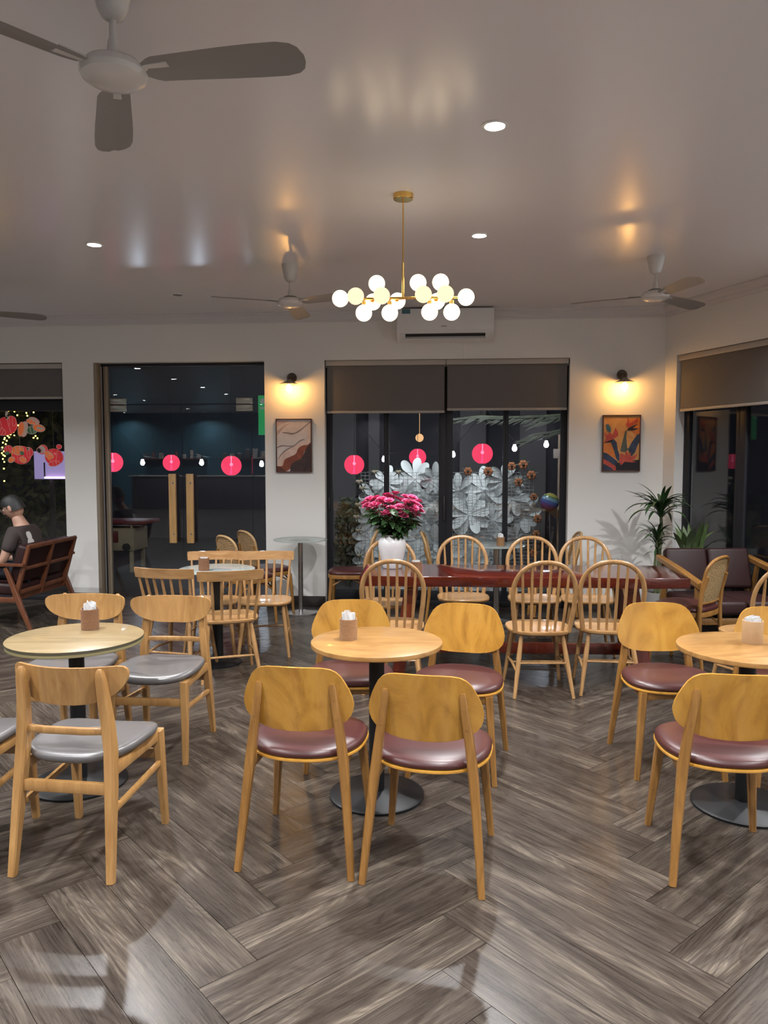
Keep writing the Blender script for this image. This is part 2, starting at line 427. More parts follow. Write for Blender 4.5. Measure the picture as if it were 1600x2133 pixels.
# ------------------------------------------------------------------ floor: 20 x 120 cm planks laid in herringbone
def floor_material():
    m, N, L, P = new_mat('floor_plank')
    uv = N.new('ShaderNodeUVMap'); oi = N.new('ShaderNodeObjectInfo')
    ml = N.new('ShaderNodeMath'); ml.operation = 'MULTIPLY'; ml.inputs[1].default_value = 91.0
    L.new(oi.outputs['Random'], ml.inputs[0])
    ad = N.new('ShaderNodeVectorMath'); ad.operation = 'ADD'
    L.new(uv.outputs[0], ad.inputs[0]); L.new(ml.outputs[0], ad.inputs[1])
    def tex(scale, detail, rough, dist, name):
        mp = N.new('ShaderNodeMapping'); mp.inputs['Scale'].default_value = scale
        L.new(ad.outputs[0], mp.inputs['Vector'])
        n = N.new('ShaderNodeTexNoise'); n.inputs['Scale'].default_value = 1; n.inputs['Detail'].default_value = detail
        n.inputs['Roughness'].default_value = rough; n.inputs['Distortion'].default_value = dist
        L.new(mp.outputs[0], n.inputs['Vector']); return n
    broad = tex((1.1, 8.0, 1), 3, 0.55, 1.6, 'broad')
    fine = tex((3.2, 140.0, 1), 6, 0.80, 0.4, 'fine')
    # cathedral figure: rings of a distorted field
    mp = N.new('ShaderNodeMapping'); mp.inputs['Scale'].default_value = (1.0, 7.5, 1)
    L.new(ad.outputs[0], mp.inputs['Vector'])
    nf = N.new('ShaderNodeTexNoise'); nf.inputs['Scale'].default_value = 1.0; nf.inputs['Detail'].default_value = 2.5; nf.inputs['Distortion'].default_value = 0.8
    nf.inputs['Roughness'].default_value = 0.45
    L.new(mp.outputs[0], nf.inputs['Vector'])
    mu = N.new('ShaderNodeMath'); mu.operation = 'MULTIPLY'; mu.inputs[1].default_value = 105.0
    L.new(nf.outputs['Fac'], mu.inputs[0])
    sn = N.new('ShaderNodeMath'); sn.operation = 'SINE'; L.new(mu.outputs[0], sn.inputs[0])
    ring = N.new('ShaderNodeMapRange'); ring.inputs['From Min'].default_value = -1; ring.inputs['From Max'].default_value = 1
    L.new(sn.outputs[0], ring.inputs['Value'])
    cr = N.new('ShaderNodeValToRGB')
    els = cr.color_ramp.elements
    els[0].position = 0.33; els[0].color = lin(30, 24, 20)
    els[1].position = 0.69; els[1].color = lin(128, 117, 104)
    e = els.new(0.455); e.color = lin(53, 46, 41)
    e = els.new(0.555); e.color = lin(73, 65, 58)
    a1 = N.new('ShaderNodeMix'); a1.data_type = 'FLOAT'; a1.inputs['Factor'].default_value = 0.17
    L.new(broad.outputs['Fac'], a1.inputs['A']); L.new(ring.outputs[0], a1.inputs['B'])
    a2 = N.new('ShaderNodeMix'); a2.data_type = 'FLOAT'; a2.inputs['Factor'].default_value = 0.42
    L.new(a1.outputs['Result'], a2.inputs['A']); L.new(fine.outputs['Fac'], a2.inputs['B'])
    L.new(a2.outputs['Result'], cr.inputs['Fac'])
    hs = N.new('ShaderNodeHueSaturation')
    wn = N.new('ShaderNodeTexNoise'); wn.inputs['Scale'].default_value = 0.35; wn.inputs['Detail'].default_value = 1
    L.new(ad.outputs[0], wn.inputs['Vector'])
    mr = N.new('ShaderNodeMapRange'); mr.inputs['From Min'].default_value = 0.3; mr.inputs['From Max'].default_value = 0.7
    mr.inputs['To Min'].default_value = 0.80; mr.inputs['To Max'].default_value = 1.18
    L.new(wn.outputs['Fac'], mr.inputs['Value']); L.new(mr.outputs[0], hs.inputs['Value'])
    pw = N.new('ShaderNodeMath'); pw.operation = 'POWER'; pw.inputs[1].default_value = 3.5; L.new(ring.outputs[0], pw.inputs[0])
    pm = N.new('ShaderNodeMath'); pm.operation = 'MULTIPLY'; L.new(pw.outputs[0], pm.inputs[0]); L.new(broad.outputs['Fac'], pm.inputs[1])
    dk = N.new('ShaderNodeMix'); dk.data_type = 'RGBA'; dk.blend_type = 'MULTIPLY'; dk.inputs['B'].default_value = (0.22, 0.20, 0.18, 1)
    L.new(pm.outputs[0], dk.inputs['Factor']); L.new(cr.outputs['Color'], dk.inputs['A'])
    L.new(dk.outputs['Result'], hs.inputs['Color']); L.new(hs.outputs['Color'], P.inputs['Base Color'])
    rr = N.new('ShaderNodeMapRange'); rr.inputs['To Min'].default_value = 0.20; rr.inputs['To Max'].default_value = 0.36
    L.new(fine.outputs['Fac'], rr.inputs['Value']); L.new(rr.outputs[0], P.inputs['Roughness'])
    P.inputs['Specular IOR Level'].default_value = 0.42
    bp = N.new('ShaderNodeBump'); bp.inputs['Strength'].default_value = 0.12; bp.inputs['Distance'].default_value = 0.001
    L.new(a2.outputs['Result'], bp.inputs['Height']); L.new(bp.outputs['Normal'], P.inputs['Normal'])
    return m
M['floor'] = floor_material()
M['grout'] = plain('floor_joint', (0.030, 0.026, 0.022, 1), 0.7)
fl = MB(); fl.poly([(x, y, -0.012) for x, y in plan], -0.08, 'z')
floor = tag(fl.build('floor', M['grout'], smooth=0), kind='structure')
PW, PL, NPL = 0.205, 1.025, 5
def plank_geo(bm, uvl, Mx, off):
    g, c = 0.0011, 0.00002
    hx, hy = PL / 2 - g, PW / 2 - g
    lv = []
    for z, i in ((-0.011, 0), (-c, 0), (0, c)):
        lv.append([bm.verts.new(Mx @ Vector((sx * (hx - i), sy * (hy - i), z))) for sx, sy in ((-1, -1), (1, -1), (1, 1), (-1, 1))])
    uvs = [(-hx, -hy), (hx, -hy), (hx, hy), (-hx, hy)]
    def face(vs, us):
        f = bm.faces.new(vs)
        for l, u in zip(f.loops, us): l[uvl].uv = (u[0] + off[0], u[1] + off[1])
    face(lv[2], uvs)
    for a, b in ((0, 1), (1, 2)):
        for i in range(4):
            j = (i + 1) % 4
            face((lv[a][i], lv[a][j], lv[b][j], lv[b][i]), (uvs[i], uvs[j], uvs[j], uvs[i]))
bmp = bmesh.new(); uvl = bmp.loops.layers.uv.new('UVMap')
plank_geo(bmp, uvl, Matrix.Identity(4), (0, 0))
plank_me = bpy.data.meshes.new('plank'); bmp.to_mesh(plank_me); bmp.free(); plank_me.materials.append(M['floor'])
HX, HY = 0.860, 0.25       # offset of the pattern
def inside(x, y, m=0.0):
    if y > WY - 0.02 + m or y < YB or x < XL: return False
    s = (Vector((x, y, 0)) - RC).dot(RN)
    return s < m and x < R_END.x + m
cand = []
U = Vector((1, 1, 0)).normalized(); V = Vector((-1, 1, 0)).normalized()
for j in range(-110, 111):
    for i in range(-9, 10):
        for typ in (0, 1):
            if typ == 0: uc, vc, ang = (j + 2 * NPL * i + NPL / 2), j + 0.5, PI / 4
            else: uc, vc, ang = j + 0.5, (j - 2 * NPL + 1 + 2 * NPL * i + NPL / 2), 3 * PI / 4
            p = U * (uc * PW) + V * (vc * PW) + Vector((HX, HY, 0))
            if XL - 0.3 < p.x < R_END.x + 0.6 and YB < p.y < WY + 0.75 and (p - RC).dot(RN) < 0.7:
                q = p - _c; d = q.dot(_f)
                vis = 0
                if d > 0.6:
                    px = 800 + FPX * q.dot(_r) / d; py = 1066.5 - FPX * q.dot(_u) / d
                    mg = FPX * 0.55 / d
                    if -mg < px < 1600 + mg and 1000 < py < 2133 + mg and p.y < WY + 0.35: vis = 1 / (d * d)
                cand.append((vis, p, ang))
cand.sort(key=lambda c: -c[0])
rest = bmesh.new(); uvr = rest.loops.layers.uv.new('UVMap')
rp = random.Random(3)
for k, (vis, p, ang) in enumerate(cand):
    if vis > 0 and k < 300:
        o = link_mesh('plank', plank_me, floor, None, p, (0, 0, ang + (PI if rp.random() < .5 else 0)))
    else:
        plank_geo(rest, uvr, Matrix.Translation(p) @ Matrix.Rotation(ang, 4, 'Z'), (rp.random() * 80, rp.random() * 80))
rm = bpy.data.meshes.new('plank_field'); rest.to_mesh(rm); rest.free(); rm.materials.append(M['floor'])
tag(link_mesh('plank_field', rm, floor), kind='stuff')

# ------------------------------------------------------------------ downlights
dl_rim = MB().lathe([(0.062, 0.0), (0.062, -0.004), (0.056, -0.007), (0.047, -0.006), (0.045, 0.0)], 28).mesh('rim', M['white_plastic'])
dl_lens = MB().lathe([(0.0, -0.001), (0.046, -0.001), (0.046, -0.0045), (0.0, -0.0045)], 28).mesh('lens', M['led'])
dl_off = MB().lathe([(0.0, -0.001), (0.046, -0.001), (0.046, -0.0045), (0.0, -0.0045)], 28).mesh('lens', plain('unlit_lens', (0.18, 0.18, 0.18, 1), 0.4))
lamp = bpy.data.lights.new('downlight_beam', 'AREA'); lamp.shape = 'DISK'; lamp.size = 0.085; lamp.energy = DOWNLIGHT_W
lamp.color = DOWNLIGHT_COL; lamp.spread = math.radians(140)
for ix, x in enumerate((0.205, -2.52, 2.93, -5.25, -7.97, -10.7)):
    for iy, y in enumerate((3.66, 5.40, 1.92, 0.18, -1.56, -3.3, -5.04, -6.78, -8.4, 7.09)):
        if not inside(x, y, -0.3): continue
        lit = iy != 9
        if not lit and ix not in (1,): continue
        if not lit: lab = 'small unlit round ceiling spot nearest the wall above the glass door'
        elif ix == 0 and iy == 0: lab = 'lit round ceiling downlight in the open ceiling before the globe chandelier'
        elif ix == 0 and iy == 1: lab = 'lit round ceiling downlight just behind the globe chandelier'
        elif ix == 1 and iy == 1: lab = 'lit round ceiling downlight above the grey-seated chairs side'
        else: lab = 'lit round ceiling downlight over the far half of the room, away from the windows'
        d = empty('downlight', (x, y, CZ), 0, lab, 'downlight', 'round ceiling downlights')
        link_mesh('rim', dl_rim, d); link_mesh('lens', dl_lens if lit else dl_off, d)
        if lit:
            lo = bpy.data.objects.new('beam', lamp); COL.objects.link(lo); lo.parent = d; lo.location = (0, 0, -0.009)

# ------------------------------------------------------------------ windows, door
GY = WY + 0.13       # plane of the frames
def frame_bar(parent, name, x0, x1, z0, z1, y=GY, d=0.06, mat='dark_alu', bev=0.003):
    return MB().span((x0, y - d / 2, z0), (x1, y + d / 2, z1), bev).build(name, M[mat], parent)
def pane(parent, x0, x1, z0, z1, y=GY, t=0.008, name='pane'):
    return MB().span((x0, y - t / 2, z0), (x1, y + t / 2, z1)).build(name, M['glass'], parent, smooth=0)
# window_2: four dark framed leaves behind the roller blinds
w2 = empty('window_2', (0, 0, 0), kind='structure')
xs = [on_y(p, 1000, GY).x for p in (680, 694, 800, 811, 914, 943, 1047, 1058, 1166, 1184)]
zt = W2[3]
frame_bar(w2, 'head_rail', W2[0], W2[1], zt - 0.09, zt)
frame_bar(w2, 'threshold', W2[0], W2[1], 0.0, 0.06, d=0.09)
def leaf(parent, xa, xb, sl, sr, z0, z1, y):
    lf = frame_bar(parent, 'stile', xa, xa + sl, z0, z1, y, 0.045)
    frame_bar(parent, 'stile', xb - sr, xb, z0, z1, y, 0.045)
    frame_bar(parent, 'bottom_rail', xa + sl, xb - sr, z0, z0 + 0.10, y, 0.045)
    frame_bar(parent, 'top_rail', xa + sl, xb - sr, z1 - 0.08, z1, y, 0.045)
    pane(parent, xa + sl - 0.004, xb - sr + 0.004, z0 + 0.095, z1 - 0.075, y)
mid = (xs[4] + xs[5]) / 2
l1 = (W2[0], (xs[2] + xs[3]) / 2); 
leaf(w2, W2[0], l1[1], xs[1] - W2[0], (xs[3] - xs[2]) / 2, 0.06, zt - 0.09, GY)
leaf(w2, l1[1], mid, (xs[3] - xs[2]) / 2, (xs[5] - xs[4]) / 2, 0.06, zt - 0.09, GY)
leaf(w2, mid, (xs[6] + xs[7]) / 2, (xs[5] - xs[4]) / 2, (xs[7] - xs[6]) / 2, 0.06, zt - 0.09, GY)
leaf(w2, (xs[6] + xs[7]) / 2, W2[1], (xs[7] - xs[6]) / 2, W2[1] - xs[8], 0.06, zt - 0.09, GY)
MB().span((mid - 0.025, GY - 0.05, 0.92), (mid - 0.005, GY - 0.022, 1.18), 0.004).build('latch', M['dark_plastic'], w2)
MB().span((W2[0] + 0.02, GY - 0.04, 1.02), (W2[0] + 0.04, GY - 0.022, 1.16), 0.004).build('latch', M['dark_plastic'], w2)
# window_1 (only its right end is in view)
w1 = empty('window_1', (0, 0, 0), kind='structure')
frame_bar(w1, 'head_rail', W1[0], W1[1], W1[3] - 0.06, W1[3])
frame_bar(w1, 'transom', W1[0], W1[1], 2.10, 2.22)
frame_bar(w1, 'threshold', W1[0], W1[1], 0, 0.05, d=0.08)
for a, b in ((W1[0], W1[0] + 0.045), (-5.32, -5.26), (W1[1] - 0.028, W1[1])):
    frame_bar(w1, 'stile', a, b, 0.05, 2.10); frame_bar(w1, 'stile', a, b, 2.22, W1[3] - 0.06)
for a, b in ((W1[0] + 0.045, -5.32), (-5.26, W1[1] - 0.028)):
    pane(w1, a, b, 0.05, 2.10); pane(w1, a, b, 2.22, W1[3] - 0.06)
# door_1: frameless double glass door with fixed side and top lights
d1 = empty('door_1', (0, 0, 0), kind='structure')
frame_bar(d1, 'jamb', D1[0], D1[0] + 0.035, 0, D1[3], WY + 0.05, 0.10, 'bronze')
frame_bar(d1, 'jamb', D1[0] + 0.035, D1[0] + 0.06, 0, D1[3] - 0.02, GY + 0.01, 0.03, 'dark_alu')
frame_bar(d1, 'jamb', D1[0] + 0.06, D1[0] + 0.105, 0, D1[3] - 0.02, GY, 0.05, 'bronze')
frame_bar(d1, 'head_rail', D1[0] + 0.035, D1[1], D1[3] - 0.03, D1[3], GY, 0.06, 'dark_alu')
frame_bar(d1, 'jamb', D1[1] - 0.012, D1[1], 0, D1[3] - 0.03, GY, 0.05, 'dark_alu')
gx = [on_y(p, 1000, GY).x for p in (236, 381, 526)]
ztr = 2.165
pane(d1, D1[0] + 0.105, D1[1] - 0.012, ztr + 0.006, D1[3] - 0.03, name='transom_pane')
pane(d1, D1[0] + 0.105, gx[0] - 0.004, 0.0, ztr, name='side_pane')
pane(d1, gx[2] + 0.004, D1[1] - 0.012, 0.0, ztr, name='side_pane')
fit = plain('patch_fitting_steel', (0.42, 0.42, 0.36, 1), 0.28, metal=0.8)
M['handle_wood'] = wood('pale_handle_wood', lin(204, 164, 108), lin(178, 136, 84), stretch=(24, 24, 2), rough=0.4)
for k, (a, b, hx) in enumerate(((gx[0] + 0.003, gx[1] - 0.004, on_y(364, 1058, GY).x), (gx[1] + 0.004, gx[2] - 0.003, on_y(400, 1058, GY).x))):
    lf = pane(d1, a, b, 0.012, ztr - 0.006, name='glass_leaf')
    fx = (a - 0.015, a + 0.165) if k == 0 else (b - 0.165, b + 0.015)
    for z0, z1 in ((ztr - 0.075, ztr - 0.008), (ztr + 0.004, ztr + 0.066)):
        MB().span((fx[0], GY - 0.014, z0), (fx[1], GY + 0.014, z1), 0.004).build('patch_fitting', fit, d1)
    zt_, zb_ = on_y(382, 987, GY - 0.05).z, on_y(382, 1131, GY - 0.05).z
    h = MB().box((hx, GY - 0.055, (zt_ + zb_) / 2), (0.078, 0.035, zt_ - zb_), None, 0.004).build('pull_handle', M['handle_wood'], d1)
    for zz in (zt_ - 0.1, zb_ + 0.1):
        MB().lathe([(0.010, -0.075), (0.010, 0.045)], 12, (hx + 0.012, GY, zz), 'y').build('standoff', M['chrome'], h)
# window_3 in the slanting wall
w3 = empty('window_3', RC, RA, kind='structure')
gl = 0.13
def f3(name, x0, x1, z0, z1, d=0.05): return MB().span((x0, gl - d / 2, z0), (x1, gl + d / 2, z1), 0.003).build(name, M['dark_alu'], w3)
f3('head_rail', W3[0], W3[1], W3[3] - 0.08, W3[3]); f3('threshold', W3[0], W3[1], 0, 0.06, 0.08)
b3 = [W3[0], 0.93, 1.69, 2.45, W3[1]]
for a, b in zip(b3, b3[1:]):
    f3('stile', a, a + 0.075, 0.06, W3[3] - 0.08); f3('stile', b - 0.045, b, 0.06, W3[3] - 0.08)
    f3('bottom_rail', a + 0.075, b - 0.045, 0.06, 0.16); f3('top_rail', a + 0.075, b - 0.045, W3[3] - 0.16, W3[3] - 0.08)
    MB().span((a + 0.07, gl - 0.004, 0.155), (b - 0.04, gl + 0.004, W3[3] - 0.155)).build('pane', M['glass'], w3, smooth=0)

# ------------------------------------------------------------------ roller blinds
def blind(x0, x1, ztop, zbot, lab, loc=(0, 0, 0), rot=0.0, y=WY + 0.055):
    b = empty('roller_blind', loc, rot, lab, 'blind', 'grey roller blinds')
    MB().lathe([(0.019, x0 + 0.01), (0.019, x1 - 0.01)], 16, (0, y + 0.004, ztop + 0.018), 'x').build('roller', M['blind'], b)
    MB().span((x0 + 0.012, y - 0.0175, zbot), (x1 - 0.012, y - 0.0155, ztop + 0.02)).build('fabric', M['blind'], b, smooth=0)
    MB().span((x0 + 0.010, y - 0.026, zbot - 0.024), (x1 - 0.010, y - 0.010, zbot + 0.002), 0.005).build('bottom_bar', M['blind_bar'], b)
    MB().span((x0, y - 0.040, ztop + 0.006), (x1, y - 0.030, min(ztop + 0.058, 2.604)), 0.002).build('cassette', M['blind_bar'], b)
    for xx in (x0 + 0.005, x1 - 0.005):
        MB().span((xx - 0.004, y - 0.02, ztop - 0.01), (xx + 0.004, y + 0.03, ztop + 0.045)).build('bracket', M['blind_bar'], b)
    return b
xm = on_y(929, 800, WY + 0.05).x
blind(W2[0] + 0.01, xm - 0.003, 2.545, on_y(800, 856, WY + 0.04).z, 'grey roller blind over the window leaves behind the flower vase')
blind(xm + 0.003, W2[1] - 0.01, 2.545, on_y(1060, 850, WY + 0.04).z, 'grey roller blind under the air conditioner, hanging beside the one behind the vase')
blind(W1[0] + 0.01, W1[1] - 0.012, 2.545, on_y(60, 827, WY + 0.04).z, 'short grey roller blind above the red fish lanterns')
blind(W3[0] + 0.01, 1.70, 2.535, 2.065, 'grey roller blind in the slanting wall above the maroon sofa', RC, RA, 0.055)
# light pelmets behind the top edge of the openings
for a, b, nm in ((W2[0], W2[1], 'trim_3'), (W1[0], W1[1], 'trim_4')):
    tag(MB().span((a, WY + 0.075, 2.572), (b, WY + 0.095, 2.607), 0.002).build(nm, M['blind_bar']), kind='structure')

# ================================================================== CEILING FANS
def blade_mesh():
    mb = MB(); top = []; bot = []
    rows = [(0.105, 0.030), (0.13, 0.046), (0.15, 0.054), (0.26, 0.060), (0.38, 0.067), (0.48, 0.071), (0.56, 0.071), (0.60, 0.062), (0.620, 0.045), (0.630, 0.018)]
    rings = []
    for r, w in rows:
        ring = []
        pit = math.radians(-13)
        for sx, sz in ((-1, -0.0015), (-0.5, 0.001), (0.0, 0.0025), (0.5, 0.001), (1, -0.0015), (0.5, 0.004), (0, 0.0055), (-0.5, 0.004)):
            y = sx * w; z = sz - 0.010 * (r / 0.6) ** 2
            ring.append((r, y * math.cos(pit) - z * math.sin(pit) * 0, y * math.sin(pit) + z))
        rings.append(ring)
    mb.loft(rings)
    return mb.mesh('blade', M['fan_blade'])
BLADE = blade_mesh()
IRON = MB().tube([(0.075, 0, 0.004), (0.12, 0, 0.006), (0.19, 0, 0.004)], [(0.012, 0.016), (0.004, 0.020), (0.003, 0.026)], square=0.3, up=(0, 0, 1)).mesh('blade_iron', M['fan_white'])
CANOPY = MB().lathe([(0.0, 0.0), (0.064, 0.0), (0.066, -0.012), (0.060, -0.045), (0.048, -0.10), (0.036, -0.125), (0.020, -0.135), (0.0, -0.135)], 24).mesh('canopy', M['fan_white'])
ROD = MB().lathe([(0.011, -0.13), (0.011, -0.185), (0.016, -0.20), (0.020, -0.235), (0.028, -0.252), (0.0, -0.252)], 16).mesh('downrod', M['fan_white'])
CUPR = MB().lathe([(0.0, -0.250), (0.05, -0.250), (0.058, -0.257), (0.058, -0.262), (0.0, -0.262)], 24).mesh('motor_collar', M['dark_plastic'])
MOTOR = MB().lathe([(0.0, -0.258), (0.06, -0.258), (0.085, -0.266), (0.102, -0.283), (0.106, -0.297), (0.100, -0.312), (0.080, -0.325), (0.045, -0.333), (0.0, -0.335)], 36).mesh('motor_housing', M['fan_white'])
def fan(x, y, angs, lab, drop=0.0):
    f = empty('ceiling_fan', (x, y, CZ), 0, lab, 'fan', 'white three-blade ceiling fans')
    link_mesh('canopy', CANOPY, f); link_mesh('downrod', ROD, f); link_mesh('motor_collar', CUPR, f); link_mesh('motor_housing', MOTOR, f)
    for a in angs:
        b = link_mesh('blade', BLADE, f, None, (0, 0, -0.295), (0, 0, math.radians(a)))
        link_mesh('blade_iron', IRON, b)
    return f
p = on_z(237, 155, 2.80); fan(p.x, p.y, (-6, 114, 234), 'white ceiling fan in the open ceiling away from the windows, with blade toward the chandelier')
p = on_z(605, 632, 2.80); fan(p.x, p.y, (211, 91, 331), 'white ceiling fan between the globe chandelier and the glass door')
p = on_z(1365, 618, 2.80); fan(p.x, p.y, (162, 282, 42), 'white ceiling fan near the corner with the slanting wall')
fan(-4.04, 6.22, (25, 145, 265), 'white ceiling fan above the leather bench by the fish lantern window')

# ================================================================== CHANDELIER
ch_c = on_z(840, 405, CZ)
CHY = ch_c.y
barz = on_y(840, 621, CHY).z
ch = empty('globe_chandelier', (ch_c.x, CHY, CZ), 0, 'brass chandelier with cluster of lit opal glass globes', 'chandelier')
MB().lathe([(0, 0), (0.058, 0), (0.058, -0.026), (0.054, -0.030), (0, -0.030)], 32).build('canopy', M['brass'], ch)
zb = barz - CZ
MB().tube([(0, 0, -0.028), (0, 0, zb + 0.20)], 0.0045, 10).build('rod', M['brass'], ch)
MB().tube([(0, 0, zb + 0.20), (0, 0, zb)], 0.008, 12).build('rod_sleeve', M['brass'], ch)
xa = on_y(722, 621, CHY).x - ch_c.x; xb = on_y(958, 621, CHY).x - ch_c.x
MB().tube([(xa, 0, zb), (xb, 0, zb)], 0.0085, 12).build('bar', M['brass'], ch)
GL = [(709, 622, 0), (741, 617, -1), (785, 591, 0), (795, 616, -1), (777, 629, 1), (758, 652, 0), (812, 652, 0), (828, 627, 1),
      (871, 589, 0), (882, 613, -1), (910, 628, 1), (918, 588, 0), (928, 612, -1), (895, 650, 0), (941, 650, 0), (971, 619, 0)]
for px, py, dp in GL:
    Y = CHY + 0.11 * dp
    q = on_y(px, py, Y) - Vector((ch_c.x, CHY, CZ))
    r = 0.048
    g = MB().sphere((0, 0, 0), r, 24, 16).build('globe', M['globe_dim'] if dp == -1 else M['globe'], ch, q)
    near = Vector((min(max(q.x, xa), xb), 0, zb))
    if dp != 0: near.x = min(max(q.x * 0.97, xa), xb)
    d = (near - q)
    e = q + d.normalized() * (r - 0.002) if d.length > r else q
    if d.length > r + 0.004:
        MB().tube([near, q + d.normalized() * (r + 0.016)], 0.0055, 8).build('arm', M['brass'], ch)
        MB().tube([q + d.normalized() * (r + 0.018), q + d.normalized() * (r - 0.006)], 0.013, 12).build('socket_cup', M['brass'], ch)

# ================================================================== AIR CONDITIONER
ax0, ax1 = on_y(827, 700, WY - 0.18).x, on_y(1029, 700, WY - 0.18).x
acx = (ax0 + ax1) / 2; AW = (ax1 - ax0) / 2
az0 = on_y(928, 709, WY - 0.17).z
AH = CZ - 0.012 - az0
ac = empty('air_conditioner', (acx, WY, az0), 0, 'white split air conditioner high on the wall under the ceiling', 'air conditioner')
prof = [(0.0, 0.02), (0.0, AH), (-0.16, AH), (-0.195, AH - 0.02), (-0.205, AH - 0.06), (-0.205, 0.10), (-0.195, 0.082), (-0.15, 0.05), (-0.10, 0.012), (-0.03, 0.0)]
mb = MB(); mb.loft([[(x, a, b) for a, b in prof] for x in (-AW, -AW + 0.012, AW - 0.012, AW)]); mb.build('body', M['white_plastic'], ac, smooth=30)
MB().box((0, -0.208, (AH + 0.085) / 2 + 0.006), (AW * 2 - 0.01, 0.008, AH - 0.105), None, 0.003).build('front_panel', M['white_plastic'], ac)
MB().box((0, -0.153, 0.055), (AW * 2 - 0.17, 0.034, 0.004), rx(math.radians(42)), 0).box((0, -0.165, 0.066), (AW * 2 - 0.17, 0.022, 0.020), rx(math.radians(35)), 0).build('outlet_slot', M['dark_plastic'], ac)
MB().box((0, -0.146, 0.036), (AW * 2 - 0.16, 0.056, 0.006), rx(math.radians(38)), 0.002).build('louvre', M['white_plastic'], ac)
for xx in (-AW + 0.06, AW - 0.06):
    MB().box((xx, -0.158, 0.058), (0.05, 0.03, 0.045), rx(math.radians(38)), 0.004).build('end_cheek', M['white_plastic'], ac)
stk = plain('energy_sticker', (0.06, 0.16, 0.20, 1), 0.4, var=0.5, vscale=80)
MB().box((on_y(846, 649, WY - 0.21).x - acx, -0.2135, on_y(846, 649, WY - 0.21).z - az0), (0.085, 0.001, 0.045)).build('energy_sticker', stk, ac, smooth=0)
MB().box((on_y(955, 678, WY - 0.21).x - acx, -0.2135, 0.115), (0.05, 0.001, 0.007)).build('indicator', plain('indicator_lens', (0.8, 0.85, 1, 1), 0.3), ac, smooth=0)
MB().box((on_y(925, 673, WY - 0.21).x - acx, -0.2135, 0.135), (0.055, 0.001, 0.010)).build('maker_mark', plain('grey_print', (0.3, 0.3, 0.32, 1), 0.4), ac, smooth=0)
cb = MB(); cx = on_y(965, 725, WY).x
cb.tube([(cx, WY - 0.004, az0 + 0.02), (cx, WY - 0.004, 2.62)], 0.003, 6)
tag(cb.build('drain_cable', M['white_plastic']), 'thin white cable running down the wall below the air conditioner', 'cable')

# ================================================================== WALL SCONCES
dkbrass = plain('aged_bronze', (0.10, 0.075, 0.055, 1), 0.38, metal=0.7)
shade_m = plain('sconce_shade', (0.28, 0.22, 0.18, 1), 0.4, metal=0.4)
def sconce(ppx, ppy, spx, spy, lab):
    P0 = on_y(ppx, ppy, WY - 0.012)
    sy = WY - 0.15
    S = on_y(spx, spy, sy)
    s = empty('wall_sconce', (P0.x, WY, P0.z), 0, lab, 'wall lamp', 'bronze wall lamps')
    MB().lathe([(0.0, -0.001), (0.052, -0.001), (0.052, -0.014), (0.046, -0.020), (0.0, -0.020)], 28, (0, 0, 0), 'y').build('backplate', dkbrass, s)
    L = S - Vector((P0.x, WY, P0.z))
    MB().tube([(0, -0.018, 0), (L.x * 0.5, -0.075, 0.004), (L.x, L.y + 0.012, 0.0), (L.x, L.y, -0.012), (L.x, L.y, L.z + 0.025)], [0.008, 0.009, 0.010, 0.012, 0.014], 12).build('arm', dkbrass, s)
    MB().lathe([(0.016, 0.034), (0.022, 0.030), (0.030, 0.016), (0.055, 0.004), (0.098, -0.014), (0.099, -0.017), (0.054, 0.0), (0.026, 0.010), (0.018, 0.010)], 36, L).build('shade', shade_m, s)
    MB().lathe([(0.016, 0.012), (0.016, -0.012), (0.014, -0.014)], 16, L).build('socket', dkbrass, s)
    MB().lathe([(0.010, -0.012), (0.016, -0.022), (0.027, -0.045), (0.030, -0.062), (0.024, -0.082), (0.010, -0.098), (0.0, -0.103)], 24, L).build('bulb', M['edison'], s)
sconce(608, 787, 602, 797, 'bronze wall lamp with lit warm bulb above the abstract marbled painting')
sconce(1296, 781, 1302, 793, 'bronze wall lamp with lit warm bulb above the flower painting')

# ================================================================== PAINTINGS
def picture(px0, py0, px1, py1, lab, layers, bgmat, name='framed_painting'):
    y = WY - 0.028
    a = on_y(px0, py1, y); b = on_y(px1, py0, y)
    w, h = b.x - a.x, b.z - a.z
    o = empty(name, ((a.x + b.x) / 2, WY, a.z), 0, lab, 'painting')
    fm = plain('frame_wood', (0.085, 0.035, 0.022, 1), 0.4)
    t = 0.011
    for c, s in (((0, -0.015, t / 2), (w, 0.030, t)), ((0, -0.015, h - t / 2), (w, 0.030, t)), ((-w / 2 + t / 2, -0.015, h / 2), (t, 0.030, h - 2 * t)), ((w / 2 - t / 2, -0.015, h / 2), (t, 0.030, h - 2 * t))):
        MB().box(c, s, None, 0.0015).build('frame_side', fm, o)
    iw, ih = w - 2 * t, h - 2 * t
    MB().box((0, -0.012, h / 2), (iw, 0.016, ih)).build('canvas', bgmat, o, smooth=0)
    for k, (pts, mat) in enumerate(layers):
        yy = -0.0204 - 0.0003 * k
        pp = [(-iw / 2 + iw * min(max(u, 0), 1), yy, t + ih * (1 - min(max(v, 0), 1))) for u, v in pts]
        m = MB(); m.poly(pp); m.build('painted_shape', mat, o, smooth=0)
    return o
def art(name, c1, c2, sc=8, st=(1, 1, 1), dist=1.5):
    return wood(name, c1, c2, stretch=tuple(s * sc for s in st), rough=0.7, coat=0.0, dist=dist)
def nrm(pts, x0, y0, x1, y1): return [((x - x0) / (x1 - x0), (y - y0) / (y1 - y0)) for x, y in pts]
B1_ = (130, 1003, 778, 1988)
